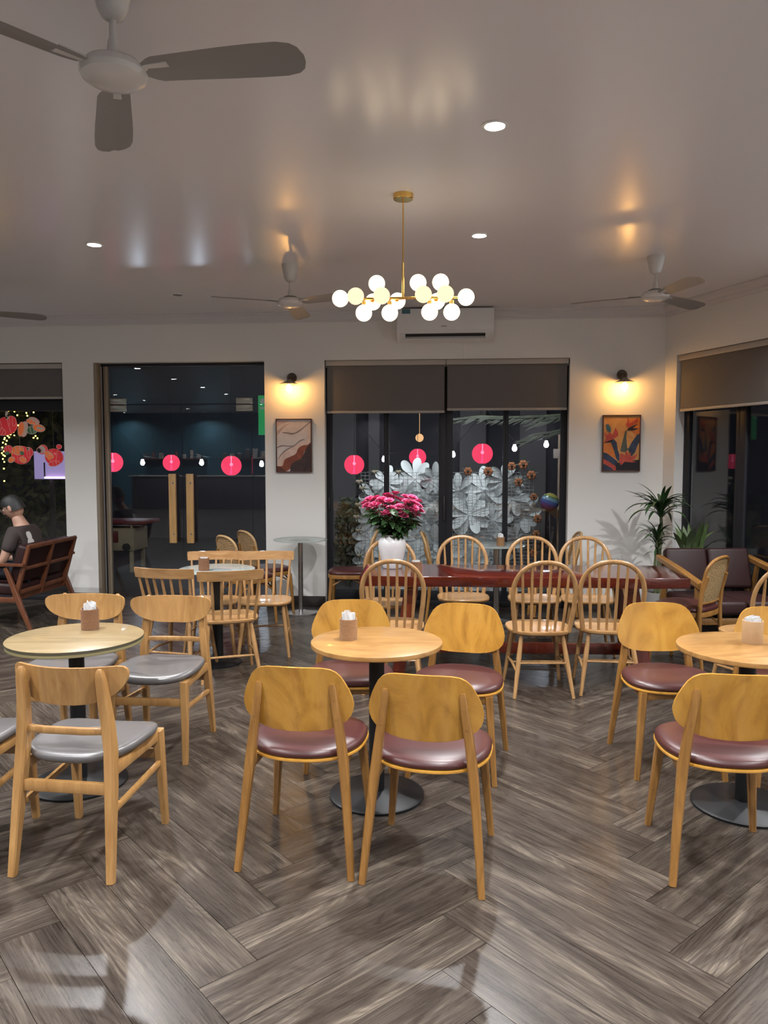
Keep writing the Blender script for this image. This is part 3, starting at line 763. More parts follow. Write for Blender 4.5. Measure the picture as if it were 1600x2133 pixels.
def smooth_curve(pts, n=6):
    out = []
    for i in range(len(pts) - 1):
        p0 = pts[max(i - 1, 0)]; p1 = pts[i]; p2 = pts[i + 1]; p3 = pts[min(i + 2, len(pts) - 1)]
        for k in range(n):
            t = k / n
            out.append(tuple(0.5 * ((2 * p1[d]) + (-p0[d] + p2[d]) * t + (2 * p0[d] - 5 * p1[d] + 4 * p2[d] - p3[d]) * t * t + (-p0[d] + 3 * p1[d] - 3 * p2[d] + p3[d]) * t ** 3) for d in (0, 1)))
    out.append(pts[-1]); return out
def band(up, lo, box): return nrm(smooth_curve(up) + smooth_curve(lo)[::-1], *box)
cpale = art('art_pale_grey', lin(214, 204, 200), lin(196, 184, 180), 5, (1, 1, 1))
cpink = art('art_dusty_pink', lin(206, 180, 172), lin(170, 140, 134), 6)
cgrey = art('art_fold_shadow', lin(150, 136, 134), lin(120, 106, 104), 6)
ccream = art('art_cream', lin(222, 200, 186), lin(200, 172, 158), 6)
crust = art('art_rust', lin(150, 84, 60), lin(110, 54, 40), 10)
cdark = art('art_dark_umber', lin(72, 52, 50), lin(44, 34, 36), 8)
cmar = art('art_maroon', lin(100, 54, 46), lin(74, 40, 38), 8)
L1 = []
L1.append((band([(130, 1003), (260, 1020), (400, 1003)], [(130, 1120), (240, 1080), (400, 1020)], B1_), cpink))
L1.append((band([(130, 1230), (240, 1130), (300, 1095), (400, 1065)], [(130, 1310), (235, 1190), (300, 1125), (400, 1072)], B1_), cpink))
L1.append((band([(235, 1240), (330, 1240), (450, 1252), (560, 1200), (700, 1090), (778, 1030)], [(235, 1252), (330, 1268), (430, 1285), (560, 1230), (700, 1110), (778, 1048)], B1_), cgrey))
L1.append((band([(130, 1525), (220, 1485), (330, 1495), (450, 1490), (560, 1400), (660, 1362)], [(130, 1545), (220, 1510), (330, 1512), (450, 1510), (560, 1425), (660, 1375)], B1_), cgrey))
L1.append((band([(150, 1760), (230, 1640), (330, 1560), (470, 1500), (600, 1420), (700, 1390), (740, 1240), (778, 1090)], [(150, 1985), (150, 1985), (270, 1900), (400, 1760), (520, 1640), (640, 1500), (740, 1470), (778, 1420)], B1_), ccream))
L1.append((band([(150, 1745), (225, 1630), (330, 1550), (470, 1495)], [(150, 1765), (225, 1665), (330, 1580), (470, 1505)], B1_), cgrey))
L1.append((band([(130, 1885), (230, 1880), (280, 1760), (400, 1700), (490, 1650), (540, 1550), (620, 1495), (720, 1480), (778, 1425)], [(130, 1988), (300, 1988), (420, 1900), (480, 1830), (600, 1740), (660, 1600), (720, 1540), (778, 1500), (778, 1500)], B1_), crust))
L1.append((band([(380, 1988), (400, 1870), (470, 1800), (590, 1745), (650, 1640), (690, 1550), (778, 1440)], [(778, 1988), (778, 1988), (778, 1988), (778, 1900), (778, 1800), (778, 1700), (778, 1600)], B1_), cdark))
L1.append((band([(130, 1900), (190, 1900), (260, 1950), (300, 1988)], [(130, 1988), (160, 1988), (200, 1988), (300, 1988)], B1_), cmar))
picture(575, 872, 649, 984, 'abstract painting of pale, rust and dark flowing waves in brown frame', L1, cpale)
B2_ = (150, 935, 828, 1965)
obg = art('art_amber_ground', lin(214, 166, 104), lin(196, 130, 70), 5)
oor = art('art_orange', lin(222, 136, 64), lin(196, 104, 48), 8)
ored = art('art_coral_red', lin(204, 92, 72), lin(168, 58, 52), 14)
oblu = art('art_slate_blue', lin(62, 78, 104), lin(34, 42, 62), 10)
oteal = art('art_teal', lin(70, 116, 136), lin(48, 84, 104), 10)
odk = art('art_near_black', lin(40, 34, 42), lin(24, 20, 26), 10)
ogrn = art('art_grey_green', lin(96, 104, 92), lin(62, 74, 72), 10)
P2 = lambda pts: nrm(pts, *B2_)
L2 = []
L2.append((P2([(150, 1440), (300, 1450), (380, 1620), (430, 1760), (300, 1700), (150, 1640)]), oor))
L2.append((P2([(600, 1000), (828, 960), (828, 1280), (760, 1300), (640, 1200)]), oor))
L2.append((P2([(150, 1620), (220, 1640), (330, 1720), (430, 1800), (420, 1900), (300, 1830), (150, 1740)]), oblu))
L2.append((P2([(150, 1740), (260, 1800), (380, 1880), (410, 1965), (330, 1965), (150, 1830)]), ored))
L2.append((P2([(150, 1830), (330, 1930), (340, 1965), (150, 1965)]), oblu))
L2.append((P2([(828, 1270), (780, 1290), (680, 1440), (620, 1560), (640, 1640), (690, 1700), (750, 1620), (800, 1480), (828, 1430)]), oblu))
L2.append((P2([(560, 1200), (590, 1220), (580, 1330), (600, 1540), (640, 1560), (560, 1620), (470, 1600), (500, 1450), (530, 1330)]), ogrn))
L2.append((P2([(270, 1400), (340, 1370), (400, 1430), (420, 1560), (460, 1680), (450, 1800), (400, 1740), (350, 1580), (310, 1480)]), oblu))
L2.append((P2([(380, 1830), (560, 1800), (828, 1760), (828, 1965), (400, 1965)]), odk))
L2.append((P2([(155, 1445), (260, 1400), (340, 1372), (300, 1430), (220, 1438)]), odk))
L2.append((P2([(150, 1240), (230, 1290), (270, 1240), (320, 1290), (370, 1150), (420, 1240), (430, 1300), (340, 1370), (260, 1400), (160, 1440), (200, 1350)]), ored))
L2.append((P2([(185, 1100), (230, 1085), (280, 1150), (285, 1230), (250, 1245), (205, 1190)]), oteal))
L2.append((P2([(590, 935), (612, 990), (635, 1080), (700, 1040), (790, 975), (780, 1030), (680, 1120), (610, 1160), (560, 1090), (590, 1060)]), ored))
L2.append((P2([(575, 1205), (630, 1160), (720, 1110), (800, 1085), (720, 1140), (690, 1165), (822, 1170), (720, 1205), (620, 1210)]), odk))
L2.append((P2([(450, 1800), (480, 1640), (560, 1680), (580, 1590), (640, 1680), (660, 1600), (680, 1710), (800, 1650), (740, 1760), (650, 1780), (780, 1800), (700, 1815), (560, 1800), (490, 1870)]), ored))
picture(1254, 864, 1336, 982, 'painting of orange bird-of-paradise flowers in brown frame', L2, obg)

# ================================================================== WALL SOCKET
sp = on_y(1283, 1165, WY - 0.005)
so = empty('wall_socket', (sp.x, WY, sp.z), 0, 'white double wall socket low beside the corner plant', 'socket')
MB().box((0, -0.005, 0), (0.12, 0.010, 0.075), None, 0.003).build('faceplate', M['white_plastic'], so)
for xx in (-0.03, 0.03):
    for dx in (-0.009, 0.009): MB().box((xx + dx, -0.0102, 0), (0.004, 0.001, 0.016)).build('slot', M['dark_plastic'], so, smooth=0)

# ================================================================== FURNITURE KINDS (origin on the floor, front faces local +y)
def place(root, x, y, deg, label=None, group=None, z=0.0):
    root.location = (x, y, z); root.rotation_euler = (0, 0, math.radians(deg))
    if label: root['label'] = label
    if group: root['group'] = group
    return root
_used = {}
def make(kind, x, y, deg, label, group=None):
    if kind not in _used:
        _used[kind] = KINDS[kind](); r = _used[kind]
    else: r = copy_tree(_used[kind])
    return place(r, x, y, deg, label, group)

def ply_chair():
    c = empty('plywood_chair', label='x', cat='chair', group='yellow plywood chairs with maroon seats')
    lean = math.tan(math.radians(9))
    rows = [(0.540, 0.035), (0.543, 0.085), (0.550, 0.125), (0.562, 0.160), (0.580, 0.190), (0.600, 0.207), (0.622, 0.215), (0.645, 0.2175), (0.675, 0.212), (0.705, 0.201), (0.735, 0.187), (0.760, 0.173), (0.778, 0.156), (0.790, 0.135), (0.796, 0.105), (0.798, 0.06)]
    bend = lambda x, z: -0.196 - (z - 0.54) * lean + 1.05 * x * x
    MB().panel(rows, bend, 0.012, 24).build('backrest', M['plyback'], c)
    for s in (-1, 1):
        p = [(s * 0.222, -0.262, 0.0), (s * 0.205, -0.232, 0.20), (s * 0.184, -0.205, 0.42), (s * 0.166, -0.203, 0.56), (s * 0.150, -0.212, 0.66), (s * 0.144, -0.216, 0.715), (s * 0.143, -0.216, 0.732)]
        MB().tube(p, [(0.0125, 0.0125), (0.0155, 0.017), (0.018, 0.021), (0.017, 0.018), (0.015, 0.013), (0.014, 0.010), (0.009, 0.007)], square=0.35, up=(1, 0, 0)).build('leg', M['plyleg'], c)
        for zz in (0.60, 0.675):
            MB().lathe([(0.0, -0.0005), (0.0042, -0.0005), (0.0042, 0.001), (0, 0.001)], 10, (s * (0.160 - (zz - 0.60) * 0.14), -0.2235 - (zz - 0.6) * 0.03, zz), 'y').build('screw_plug', M['plyleg'], c)
        MB().tube([(s * 0.215, 0.222, 0.0), (s * 0.196, 0.196, 0.22), (s * 0.178, 0.172, 0.425)], [(0.0125, 0.0125), (0.016, 0.017), (0.019, 0.023)], square=0.35, up=(1, 0, 0)).build('leg', M['plyleg'], c)
        MB().tube([(s * 0.180, -0.19, 0.405), (s * 0.172, 0.0, 0.412), (s * 0.178, 0.165, 0.405)], (0.011, 0.020), square=0.2, up=(1, 0, 0)).build('apron', M['plyleg'], c)
    MB().tube([(-0.17, 0.172, 0.402), (-0.10, 0.176, 0.415), (0.10, 0.176, 0.415), (0.17, 0.172, 0.402)], (0.011, 0.020), square=0.2, up=(0, 1, 0)).build('apron', M['plyleg'], c)
    ol = []
    for i in range(56):
        t = 2 * PI * i / 56; cs, sn = math.cos(t), math.sin(t)
        e = 0.72 if sn > 0 else 0.86
        x = 0.232 * math.copysign(abs(cs) ** e, cs); y = (0.225 if sn > 0 else 0.232) * math.copysign(abs(sn) ** e, sn)
        x *= 1 + 0.04 * (y / 0.23)
        ol.append((x, y))
    MB().slab(ol, 0.427, 0.439, 0.003).build('seat_base', M['plyback'], c)
    mb = MB()
    rings = [[(x * k, y * k, z) for x, y in ol] for k, z in ((0.955, 0.4395), (0.985, 0.446), (0.985, 0.455), (0.955, 0.466), (0.90, 0.473), (0.78, 0.479), (0.55, 0.482), (0.25, 0.481), (0.05, 0.480))]
    mb.loft(rings); mb.build('seat_cushion', M['maroon'], c, smooth=60)
    return c

def grey_chair():
    c = empty('grey_seat_chair', label='x', cat='chair', group='grey-seated wooden chairs')
    rows = [(0.652, 0.045), (0.655, 0.085), (0.662, 0.122), (0.675, 0.158), (0.692, 0.188), (0.712, 0.210), (0.732, 0.223), (0.752, 0.230), (0.770, 0.231), (0.784, 0.228), (0.794, 0.218), (0.799, 0.200), (0.800, 0.165)]
    lean = math.tan(math.radians(10))
    def bend(x, z):
        top = 0.012 * (abs(x) / 0.23) ** 2 * max(0, (z - 0.72) / 0.08)
        return -0.190 - (z - 0.65) * lean + 1.30 * x * x + top
    MB().panel(rows, bend, 0.014, 28).build('backrest', M['oak'], c)
    for s in (-1, 1):
        p = [(s * 0.198, -0.255, 0.0), (s * 0.192, -0.235, 0.15), (s * 0.184, -0.207, 0.35), (s * 0.178, -0.192, 0.48), (s * 0.170, -0.193, 0.58), (s * 0.162, -0.205, 0.68), (s * 0.158, -0.219, 0.765), (s * 0.157, -0.223, 0.790), (s * 0.157, -0.223, 0.800)]
        MB().tube(p, [(0.0135, 0.0165), (0.0165, 0.020), (0.020, 0.025), (0.0205, 0.027), (0.0205, 0.025), (0.0195, 0.021), (0.017, 0.016), (0.013, 0.012), (0.007, 0.007)], square=0.28, up=(1, 0, 0)).build('leg', M['oak'], c)
        MB().tube([(s * 0.200, 0.228, 0.0), (s * 0.196, 0.212, 0.20), (s * 0.190, 0.195, 0.425)], [(0.0135, 0.0150), (0.0165, 0.019), (0.020, 0.023)], square=0.28, up=(1, 0, 0)).build('leg', M['oak'], c)
        MB().tube([(s * 0.186, -0.190, 0.405), (s * 0.190, 0.190, 0.405)], (0.010, 0.022), square=0.15, up=(1, 0, 0)).build('apron', M['oak'], c)
        MB().tube([(s * 0.190, -0.222, 0.255), (s * 0.196, 0.208, 0.285)], (0.008, 0.012), square=0.15, up=(1, 0, 0)).build('stretcher', M['oak'], c)
    MB().tube([(-0.172, -0.190, 0.555), (-0.08, -0.204, 0.555), (0.08, -0.204, 0.555), (0.172, -0.190, 0.555)], (0.009, 0.013), square=0.2, up=(0, 1, 0)).build('back_rail', M['oak'], c)
    MB().tube([(-0.184, -0.210, 0.340), (0.184, -0.210, 0.340)], (0.010, 0.022), square=0.15, up=(0, 1, 0)).build('stretcher', M['oak'], c)
    MB().tube([(-0.192, 0.205, 0.318), (0.192, 0.205, 0.318)], (0.010, 0.020), square=0.15, up=(0, 1, 0)).build('stretcher', M['oak'], c)
    ol = []
    for i in range(64):
        t = 2 * PI * i / 64; cs, sn = math.cos(t), math.sin(t)
        x = 0.235 * math.copysign(abs(cs) ** 0.66, cs); y = 0.225 * math.copysign(abs(sn) ** 0.66, sn)
        x *= 0.94 + 0.06 * (y / 0.225)
        ol.append((x, y + 0.012))
    mb = MB(); rings = []
    def dish(x, y): return 0.020 * (x / 0.235) ** 2 - 0.010 * max(0, (y - 0.10) / 0.12) ** 2 + 0.006 * max(0, -y / 0.22) ** 2
    for k, z in ((0.86, 0.420), (0.97, 0.424), (1.0, 0.436), (0.995, 0.447), (0.965, 0.455), (0.88, 0.459), (0.7, 0.458), (0.45, 0.456), (0.2, 0.455), (0.04, 0.455)):
        rings.append([(x * k, y * k, z + dish(x * k, y * k)) for x, y in ol])
    mb.loft(rings); mb.build('seat_cushion', M['grey_leather'], c, smooth=60)
    return c

def round_leg(c, top, foot, mat, r0=0.0155, r1=0.0135, name='leg'):
    t, f = Vector(top), Vector(foot)
    pts = [f, f.lerp(t, 0.3), f.lerp(t, 0.62), t]
    MB().tube(pts, [0.0115, 0.0145, r0 + 0.002, r1], 12).build(name, mat, c)
def saddle_seat(c, mat, w, d0, d1, z, th=0.030, e=0.62):
    ol = []
    for i in range(52):
        t = 2 * PI * i / 52; cs, sn = math.cos(t), math.sin(t)
        ol.append((w * math.copysign(abs(cs) ** e, cs) * (1 + 0.03 * sn), (d0 if sn > 0 else d1) * math.copysign(abs(sn) ** e, sn)))
    mb = MB(); rings = []
    def dish(x, y): return -0.010 * max(0, 1 - (x / w) ** 2) * max(0, 1 - ((y + 0.02) / d0) ** 2)
    for k, dz in ((0.93, -th), (0.985, -th + 0.006), (1.0, -th + 0.014), (1.0, -0.006), (0.98, -0.001), (0.94, 0.0), (0.75, 0.0), (0.5, 0.0), (0.25, 0.0), (0.05, 0.0)):
        rings.append([(x * k, y * k, z + dz + (dish(x * k, y * k) if dz > -0.004 else 0)) for x, y in ol])
    mb.loft(rings); mb.build('seat', mat, c, smooth=50)

def comb_chair():
    c = empty('spindle_chair', label='x', cat='chair', group='straight-topped spindle chairs')
    saddle_seat(c, M['ashx'], 0.215, 0.205, 0.195, 0.440, 0.030, 0.60)
    lean = 0.085
    crestc = lambda x: -0.175 - lean + 1.1 * x * x
    mb = MB()
    rows = [(0.728, 0.2255), (0.734, 0.228), (0.765, 0.231), (0.792, 0.232), (0.799, 0.228)]
    mb.panel(rows, lambda x, z: -0.245 - (z - 0.73) * 0.2 + 0.85 * x * x, 0.020, 22); mb.build('crest_rail', M['ashx'], c)
    for i in range(7):
        u = (i - 3) / 3.0
        xb, xt = u * 0.172, u * 0.200
        MB().tube([(xb, -0.165 + 0.55 * xb * xb, 0.425), (xb * 0.5 + xt * 0.5, -0.205 + 0.7 * xt * xb, 0.58), (xt, -0.255 + 0.85 * xt * xt, 0.740)], [0.0098, 0.0110, 0.0085], 10).build('spindle', M['ash'], c)
    for sx in (-1, 1):
        round_leg(c, (sx * 0.145, -0.135, 0.418), (sx * 0.205, -0.225, 0), M['ash'])
        round_leg(c, (sx * 0.150, 0.140, 0.418), (sx * 0.200, 0.205, 0), M['ash'])
        MB().tube([(sx * 0.182, -0.19, 0.155), (sx * 0.183, 0.0, 0.175), (sx * 0.181, 0.18, 0.165)], [0.007, 0.010, 0.007], 10).build('stretcher', M['ash'], c)
    MB().tube([(-0.178, -0.183, 0.175), (0, -0.183, 0.175), (0.178, -0.183, 0.175)], [0.007, 0.0095, 0.007], 10).build('stretcher', M['ash'], c)
    return c

def hoop_chair():
    c = empty('hoop_back_chair', label='x', cat='chair', group='hoop-backed spindle chairs')
    saddle_seat(c, M['ashx'], 0.215, 0.215, 0.200, 0.440, 0.032, 0.72)
    def back_y(z): return -0.160 - (z - 0.44) * 0.19
    pts = []
    Wd, z1 = 0.207, 0.905
    for i in range(29):
        t = PI * i / 28
        cs, sn = math.cos(t), math.sin(t)
        x = -Wd * math.copysign(abs(cs) ** 0.90, cs); z = 0.69 + (z1 - 0.69) * abs(sn) ** 0.95
        pts.append((x, back_y(z) + 0.5 * x * x, z))
    left = [(-0.178, back_y(0.43) + 0.02, 0.425), (-0.188, back_y(0.5) + 0.02, 0.50), (-0.201, back_y(0.6) + 0.02, 0.60)]
    right = [(-x, y, z) for x, y, z in left][::-1]
    full = left + pts + right
    MB().tube(full, (0.0115, 0.0165), 12, up=(0, 1, 0)).build('hoop', M['ash'], c)
    for i in range(6):
        u = (i - 2.5) / 2.5
        xb, xt = u * 0.130, u * 0.152
        zt = 0.69 + (z1 - 0.69) * math.sqrt(max(0, 1 - (abs(xt) / Wd) ** 2.0)) - 0.004
        MB().tube([(xb, back_y(0.43) + 0.004 + 0.3 * xb * xb, 0.425), ((xb + xt) / 2, back_y((0.43 + zt) / 2), (0.43 + zt) / 2), (xt, back_y(zt) + 0.5 * xt * xt, zt)], [0.0095, 0.0108, 0.0082], 10).build('spindle', M['ash'], c)
    for sx in (-1, 1):
        round_leg(c, (sx * 0.135, -0.125, 0.415), (sx * 0.195, -0.225, 0), M['ash'])
        round_leg(c, (sx * 0.145, 0.135, 0.415), (sx * 0.198, 0.205, 0), M['ash'])
        MB().tube([(sx * 0.174, -0.192, 0.165), (sx * 0.176, 0.0, 0.19), (sx * 0.176, 0.175, 0.180)], [0.007, 0.010, 0.007], 10).build('stretcher', M['ash'], c)
    MB().tube([(-0.175, -0.005, 0.19), (0, -0.005, 0.19), (0.175, -0.005, 0.19)], [0.007, 0.0095, 0.007], 10).build('stretcher', M['ash'], c)
    MB().tube([(-0.166, -0.178, 0.225), (0.166, -0.178, 0.225)], 0.0065, 8).build('stretcher', M['ash'], c)
    return c

def cane_chair(fine=False):
    c = empty('rattan_back_chair', label='x', cat='chair', group='rattan-backed chairs with maroon seats')
    wd = M['plyleg'] if fine else M['plyleg']
    ol = superell(0.215, 0.210, 0.62, 44, 0, 0.0)
    MB().slab(ol, 0.405, 0.445, 0.004).build('seat_frame', wd, c)
    mb = MB(); mb.loft([[(x * k, y * k, z) for x, y in ol] for k, z in ((0.97, 0.4455), (1.0, 0.455), (0.99, 0.468), (0.93, 0.479), (0.75, 0.485), (0.4, 0.487), (0.05, 0.487))]); mb.build('seat_cushion', M['maroon'], c, smooth=60)
    for s in (-1, 1):
        MB().tube([(s * 0.185, -0.225, 0), (s * 0.178, -0.195, 0.25), (s * 0.172, -0.185, 0.45), (s * 0.168, -0.200, 0.60), (s * 0.162, -0.235, 0.72)], [0.013, 0.016, 0.018, 0.016, 0.014], 12).build('leg', wd, c)
        MB().tube([(s * 0.185, 0.195, 0), (s * 0.178, 0.180, 0.22), (s * 0.168, 0.165, 0.41)], [0.013, 0.017, 0.020], 12).build('leg', wd, c)
    ring = [(0.155 * math.cos(2 * PI * i / 32), 0.15 * math.sin(2 * PI * i / 32), 0.34 - 0.10 * abs(math.cos(2 * PI * i / 32)) ** 2 * 0) for i in range(32)]
    for s in (-1, 1):
        arc = [(s * 0.172, -0.17 + 0.33 * t, 0.33 + 0.075 * math.sin(PI * t)) for t in [k / 8 for k in range(9)]]
        MB().tube(arc, 0.008, 8).build('brace', wd, c)
    arc = [(-0.165 + 0.33 * t, 0.165, 0.33 + 0.075 * math.sin(PI * t)) for t in [k / 8 for k in range(9)]]
    MB().tube(arc, 0.008, 8).build('brace', wd, c)
    # back: bent hoop with infill
    def by(z): return -0.195 - max(0, z - 0.5) * 0.23
    hoop = []
    Wd = 0.172
    for i in range(25):
        t = PI * i / 24
        x = -Wd * math.copysign(abs(math.cos(t)) ** 0.8, math.cos(t)); z = 0.74 + 0.115 * abs(math.sin(t)) ** 0.9
        hoop.append((x, by(z) + 0.9 * x * x, z))
    full = [(-0.160, by(0.52) + 0.02, 0.50)] + [(-0.170, by(0.62) + 0.025, 0.62)] + hoop + [(0.170, by(0.62) + 0.025, 0.62), (0.160, by(0.52) + 0.02, 0.50)]
    MB().tube(full, 0.0125, 10, up=(0, 1, 0)).build('back_frame', wd if fine else M['rattan'], c)
    MB().tube([(-0.160, by(0.51) + 0.02, 0.51), (0, by(0.51), 0.51), (0.160, by(0.51) + 0.02, 0.51)], 0.011, 10).build('back_rail', wd, c)
    hw = lambda z: 0.165 if z < 0.74 else 0.165 * math.sqrt(max(0.02, 1 - ((z - 0.74) / 0.118) ** 2.2))
    if fine:
        zs = [0.515 + (0.845 - 0.515) * k / 16 for k in range(17)]
        MB().panel([(z, hw(z)) for z in zs], lambda x, z: by(z) + 0.9 * x * x + 0.003, 0.006, 14).build('cane_panel', M['cane'], c)
    else:
        mb = MB()
        for k in range(21):
            z = 0.520 + k * 0.0155; w = hw(z)
            mb.tube([(w * q, by(z) + 0.9 * (w * q) ** 2, z) for q in (-1, -0.5, 0, 0.5, 1)], (0.0058, 0.0056), 7)
        mb.build('rattan_wrap', M['rattan'], c)
    return c
def cane_material():
    m, N, L, P = new_mat('woven_cane')
    tc = N.new('ShaderNodeTexCoord')
    ch = N.new('ShaderNodeTexVoronoi'); ch.inputs['Scale'].default_value = 110
    L.new(tc.outputs['Object'], ch.inputs['Vector'])
    cr = N.new('ShaderNodeValToRGB'); cr.color_ramp.elements[0].color = lin(176, 150, 108); cr.color_ramp.elements[1].color = lin(126, 102, 68)
    cr.color_ramp.elements[0].position = 0.2; cr.color_ramp.elements[1].position = 0.7
    L.new(ch.outputs['Distance'], cr.inputs['Fac']); L.new(cr.outputs['Color'], P.inputs['Base Color'])
    P.inputs['Roughness'].default_value = 0.6
    return m
M['cane'] = cane_material()

def lounge_bench(W, wd, lea, name, n=2, lab='', cat='bench', slope=0.0, dep=0.62, arm=(0.026, 0.014), toprail=True, az=0.0):
    c = empty(name, label=lab, cat=cat)
    h = W / 2
    hd = dep / 2
    lean = 0.30
    by = lambda z: -hd + 0.07 - (z - 0.36) * lean
    for s in (-1, 1):
        x = s * (h - 0.02)
        MB().tube([(x, hd - 0.03, 0), (x, hd - 0.05, 0.30), (x, hd - 0.06, 0.585 - slope + az)], [(0.014, 0.017), (0.018, 0.022), (0.017, 0.020)], square=0.25, up=(1, 0, 0)).build('leg', wd, c)
        MB().tube([(x, -hd - 0.06, 0), (x, -hd + 0.06, 0.30), (x, -hd + 0.16, 0.575 + slope * 0.5 + az)], [(0.014, 0.017), (0.018, 0.024), (0.016, 0.018)], square=0.25, up=(1, 0, 0)).build('leg', wd, c)
        MB().tube([(x, -hd - 0.02, 0.60 + slope + az), (x, 0, 0.602 + slope * 0.1 + az), (x, hd + 0.02, 0.605 - slope + az)], [(arm[0] * 0.9, arm[1] * 0.9), arm, (arm[0] * 0.95, arm[1])], square=0.3, up=(1, 0, 0)).build('armrest', wd, c)
    for x in [-h + 0.05 + (W - 0.10) * k / n for k in range(n + 1)]:
        zt_ = 0.775 if toprail else 0.70
        MB().tube([(x, by(0.27), 0.27), (x, by(0.5), 0.5), (x, by(zt_), zt_)], [(0.017, 0.020), (0.018, 0.020), (0.016, 0.016)], square=0.2, up=(1, 0, 0)).build('back_post', wd, c)
    for z, hh in (((0.765, 0.020), (0.56, 0.016), (0.335, 0.020)) if toprail else ((0.62, 0.016), (0.335, 0.020))):
        MB().tube([(-h + 0.04, by(z), z), (h - 0.04, by(z), z)], (0.011, hh), square=0.15, up=(0, 1, 0)).build('back_rail', wd, c)
    for y in (hd - 0.06, -hd + 0.10):
        MB().tube([(-h + 0.02, y, 0.285), (h - 0.02, y, 0.285)], (0.012, 0.026), square=0.15, up=(0, 1, 0)).build('seat_rail', wd, c)
    for s in (-1, 1):
        MB().tube([(s * (h - 0.02), hd - 0.05, 0.285), (s * (h - 0.02), -hd + 0.06, 0.275)], (0.012, 0.024), square=0.15, up=(1, 0, 0)).build('seat_rail', wd, c)
    cw = (W - 0.09) / n
    for k in range(n):
        xc = -h + 0.045 + cw * (k + 0.5)
        MB().box((xc, 0.03, 0.375), (cw - 0.008, dep - 0.10, 0.11), rx(math.radians(3)), 0.03, 4).build('seat_cushion', lea, c, smooth=60)
        MB().box((xc, by(0.60) + 0.062, 0.605), (cw - 0.008, 0.10, 0.36), rx(math.atan(lean)), 0.03, 4).build('back_cushion', lea, c, smooth=60)
    return c

# ------------------------------------------------------------------ tables
def round_table(R, zt, base_r, topmat, edgemat=None, th=0.022, post=0.036, postmat='black', basemat='black', lab='', thin=False, square_post=False, name='round_table'):
    t = empty(name, label=lab, cat='table')
    ol = superell(R, R, 1.0, 64)
    if edgemat:
        MB().slab(ol, zt - 0.003, zt, 0.001).build('tabletop', topmat, t)
        MB().slab([(x * 0.998, y * 0.998) for x, y in ol], zt - 0.012, zt - 0.003).build('edge_band', edgemat, t)
        MB().slab([(x * 0.990, y * 0.990) for x, y in ol], zt - th, zt - 0.012, 0.002).build('underside', M['olive_edge'], t)
    else:
        MB().slab(ol, zt - th, zt, 0.003).build('tabletop', topmat, t)
    MB().lathe([(0.0, 0.0), (base_r, 0.0), (base_r, 0.010), (base_r - 0.012, 0.016), (post + 0.03, 0.022), (post + 0.012, 0.03), (0, 0.03)], 56).build('base', M[basemat], t)
    if square_post: MB().tube([(0, 0, 0.02), (0, 0, zt - th - 0.006)], post, square=0.12).build('post', M[postmat], t)
    else: MB().lathe([(post, 0.02), (post, zt - th - 0.006)], 28).build('post', M[postmat], t)
    MB().lathe([(0, zt - th - 0.012), (0.11, zt - th - 0.010), (0.11, zt - th), (0, zt - th)], 28).build('mounting_plate', M[postmat], t)
    return t
KINDS = {'ply': ply_chair, 'grey': grey_chair, 'comb': comb_chair, 'hoop': hoop_chair, 'cane': lambda: cane_chair(False), 'canef': lambda: cane_chair(True)}

# ================================================================== PLACING
# small round tables
t1 = place(round_table(0.305, 0.735, 0.222, M['birchtop'], lab='round birch-topped table with black post in the middle of the open floor'), -0.325, 3.50, 0)
t2 = place(round_table(0.315, 0.722, 0.225, M['greyoak'], M['dkedge'], 0.030, lab='round pale oak table with dark edge among the grey-seated chairs'), -1.785, 3.52, 8)
t3 = place(round_table(0.305, 0.735, 0.225, M['birchtop'], lab='round birch-topped table with tan paper napkin cup on it'), 1.350, 3.525, 20)
t4 = place(round_table(0.290, 0.735, 0.180, M['tglass'], None, 0.010, 0.040, lab='round glass-topped table with black post among straight-topped spindle chairs'), -1.765, 5.73, 0)
t5 = place(round_table(0.275, 0.755, 0.215, M['tglass'], None, 0.010, 0.025, 'chrome', 'chrome', lab='bare round glass table on steel post against the white wall'), -1.50, 7.72, 0)
t6 = place(round_table(0.275, 0.745, 0.215, M['tglass'], None, 0.010, 0.030, 'chrome', 'chrome', lab='round glass table on steel post before the window, behind the long red table'), 0.475, 7.46, 0)

G_A, G_B, G_C, G_D, G_E = 'yellow plywood chairs with maroon seats', 'grey-seated wooden chairs', 'straight-topped spindle chairs', 'hoop-backed spindle chairs', 'rattan-backed chairs with maroon seats'
def rear_at(kind, x, y, deg, off, label, group):
    """x,y = middle of the rear feet"""
    a = math.radians(deg); f = Vector((-math.sin(a), math.cos(a)))
    return make(kind, x + f.x * off, y + f.y * off, deg, label, group)
rear_at('ply', -0.575, 2.775, -4, 0.262, 'yellow plywood chair with maroon seat, back to open floor, on napkin-cup side of centre table', G_A)
rear_at('ply', -0.09, 2.71, -8, 0.262, 'yellow plywood chair with maroon seat, back to open floor, beside aisle at centre table', G_A)
rear_at('ply', -0.53, 4.21, 185, 0.262, 'yellow plywood chair facing open floor, right behind wicker napkin cup', G_A)
rear_at('ply', 0.105, 4.15, 170, 0.262, 'yellow plywood chair facing open floor at the bare side of centre table', G_A)
rear_at('ply', 1.125, 4.265, 183, 0.262, 'yellow plywood chair facing open floor by the red table leg', G_A)
rear_at('ply', 1.06, 2.81, -3, 0.262, 'yellow plywood chair with back to open floor at the table with paper napkin cup', G_A)
rear_at('ply', 1.715, 4.19, 178, 0.262, 'yellow plywood chair half hidden behind the tan paper napkin cup', G_A)
rear_at('grey', -1.44, 2.675, -3, 0.255, 'grey-seated wooden chair seen from behind, back to open floor', G_B)
rear_at('grey', -1.545, 4.26, 180, 0.255, 'grey-seated wooden chair facing open floor with its shiny seat in full view', G_B)
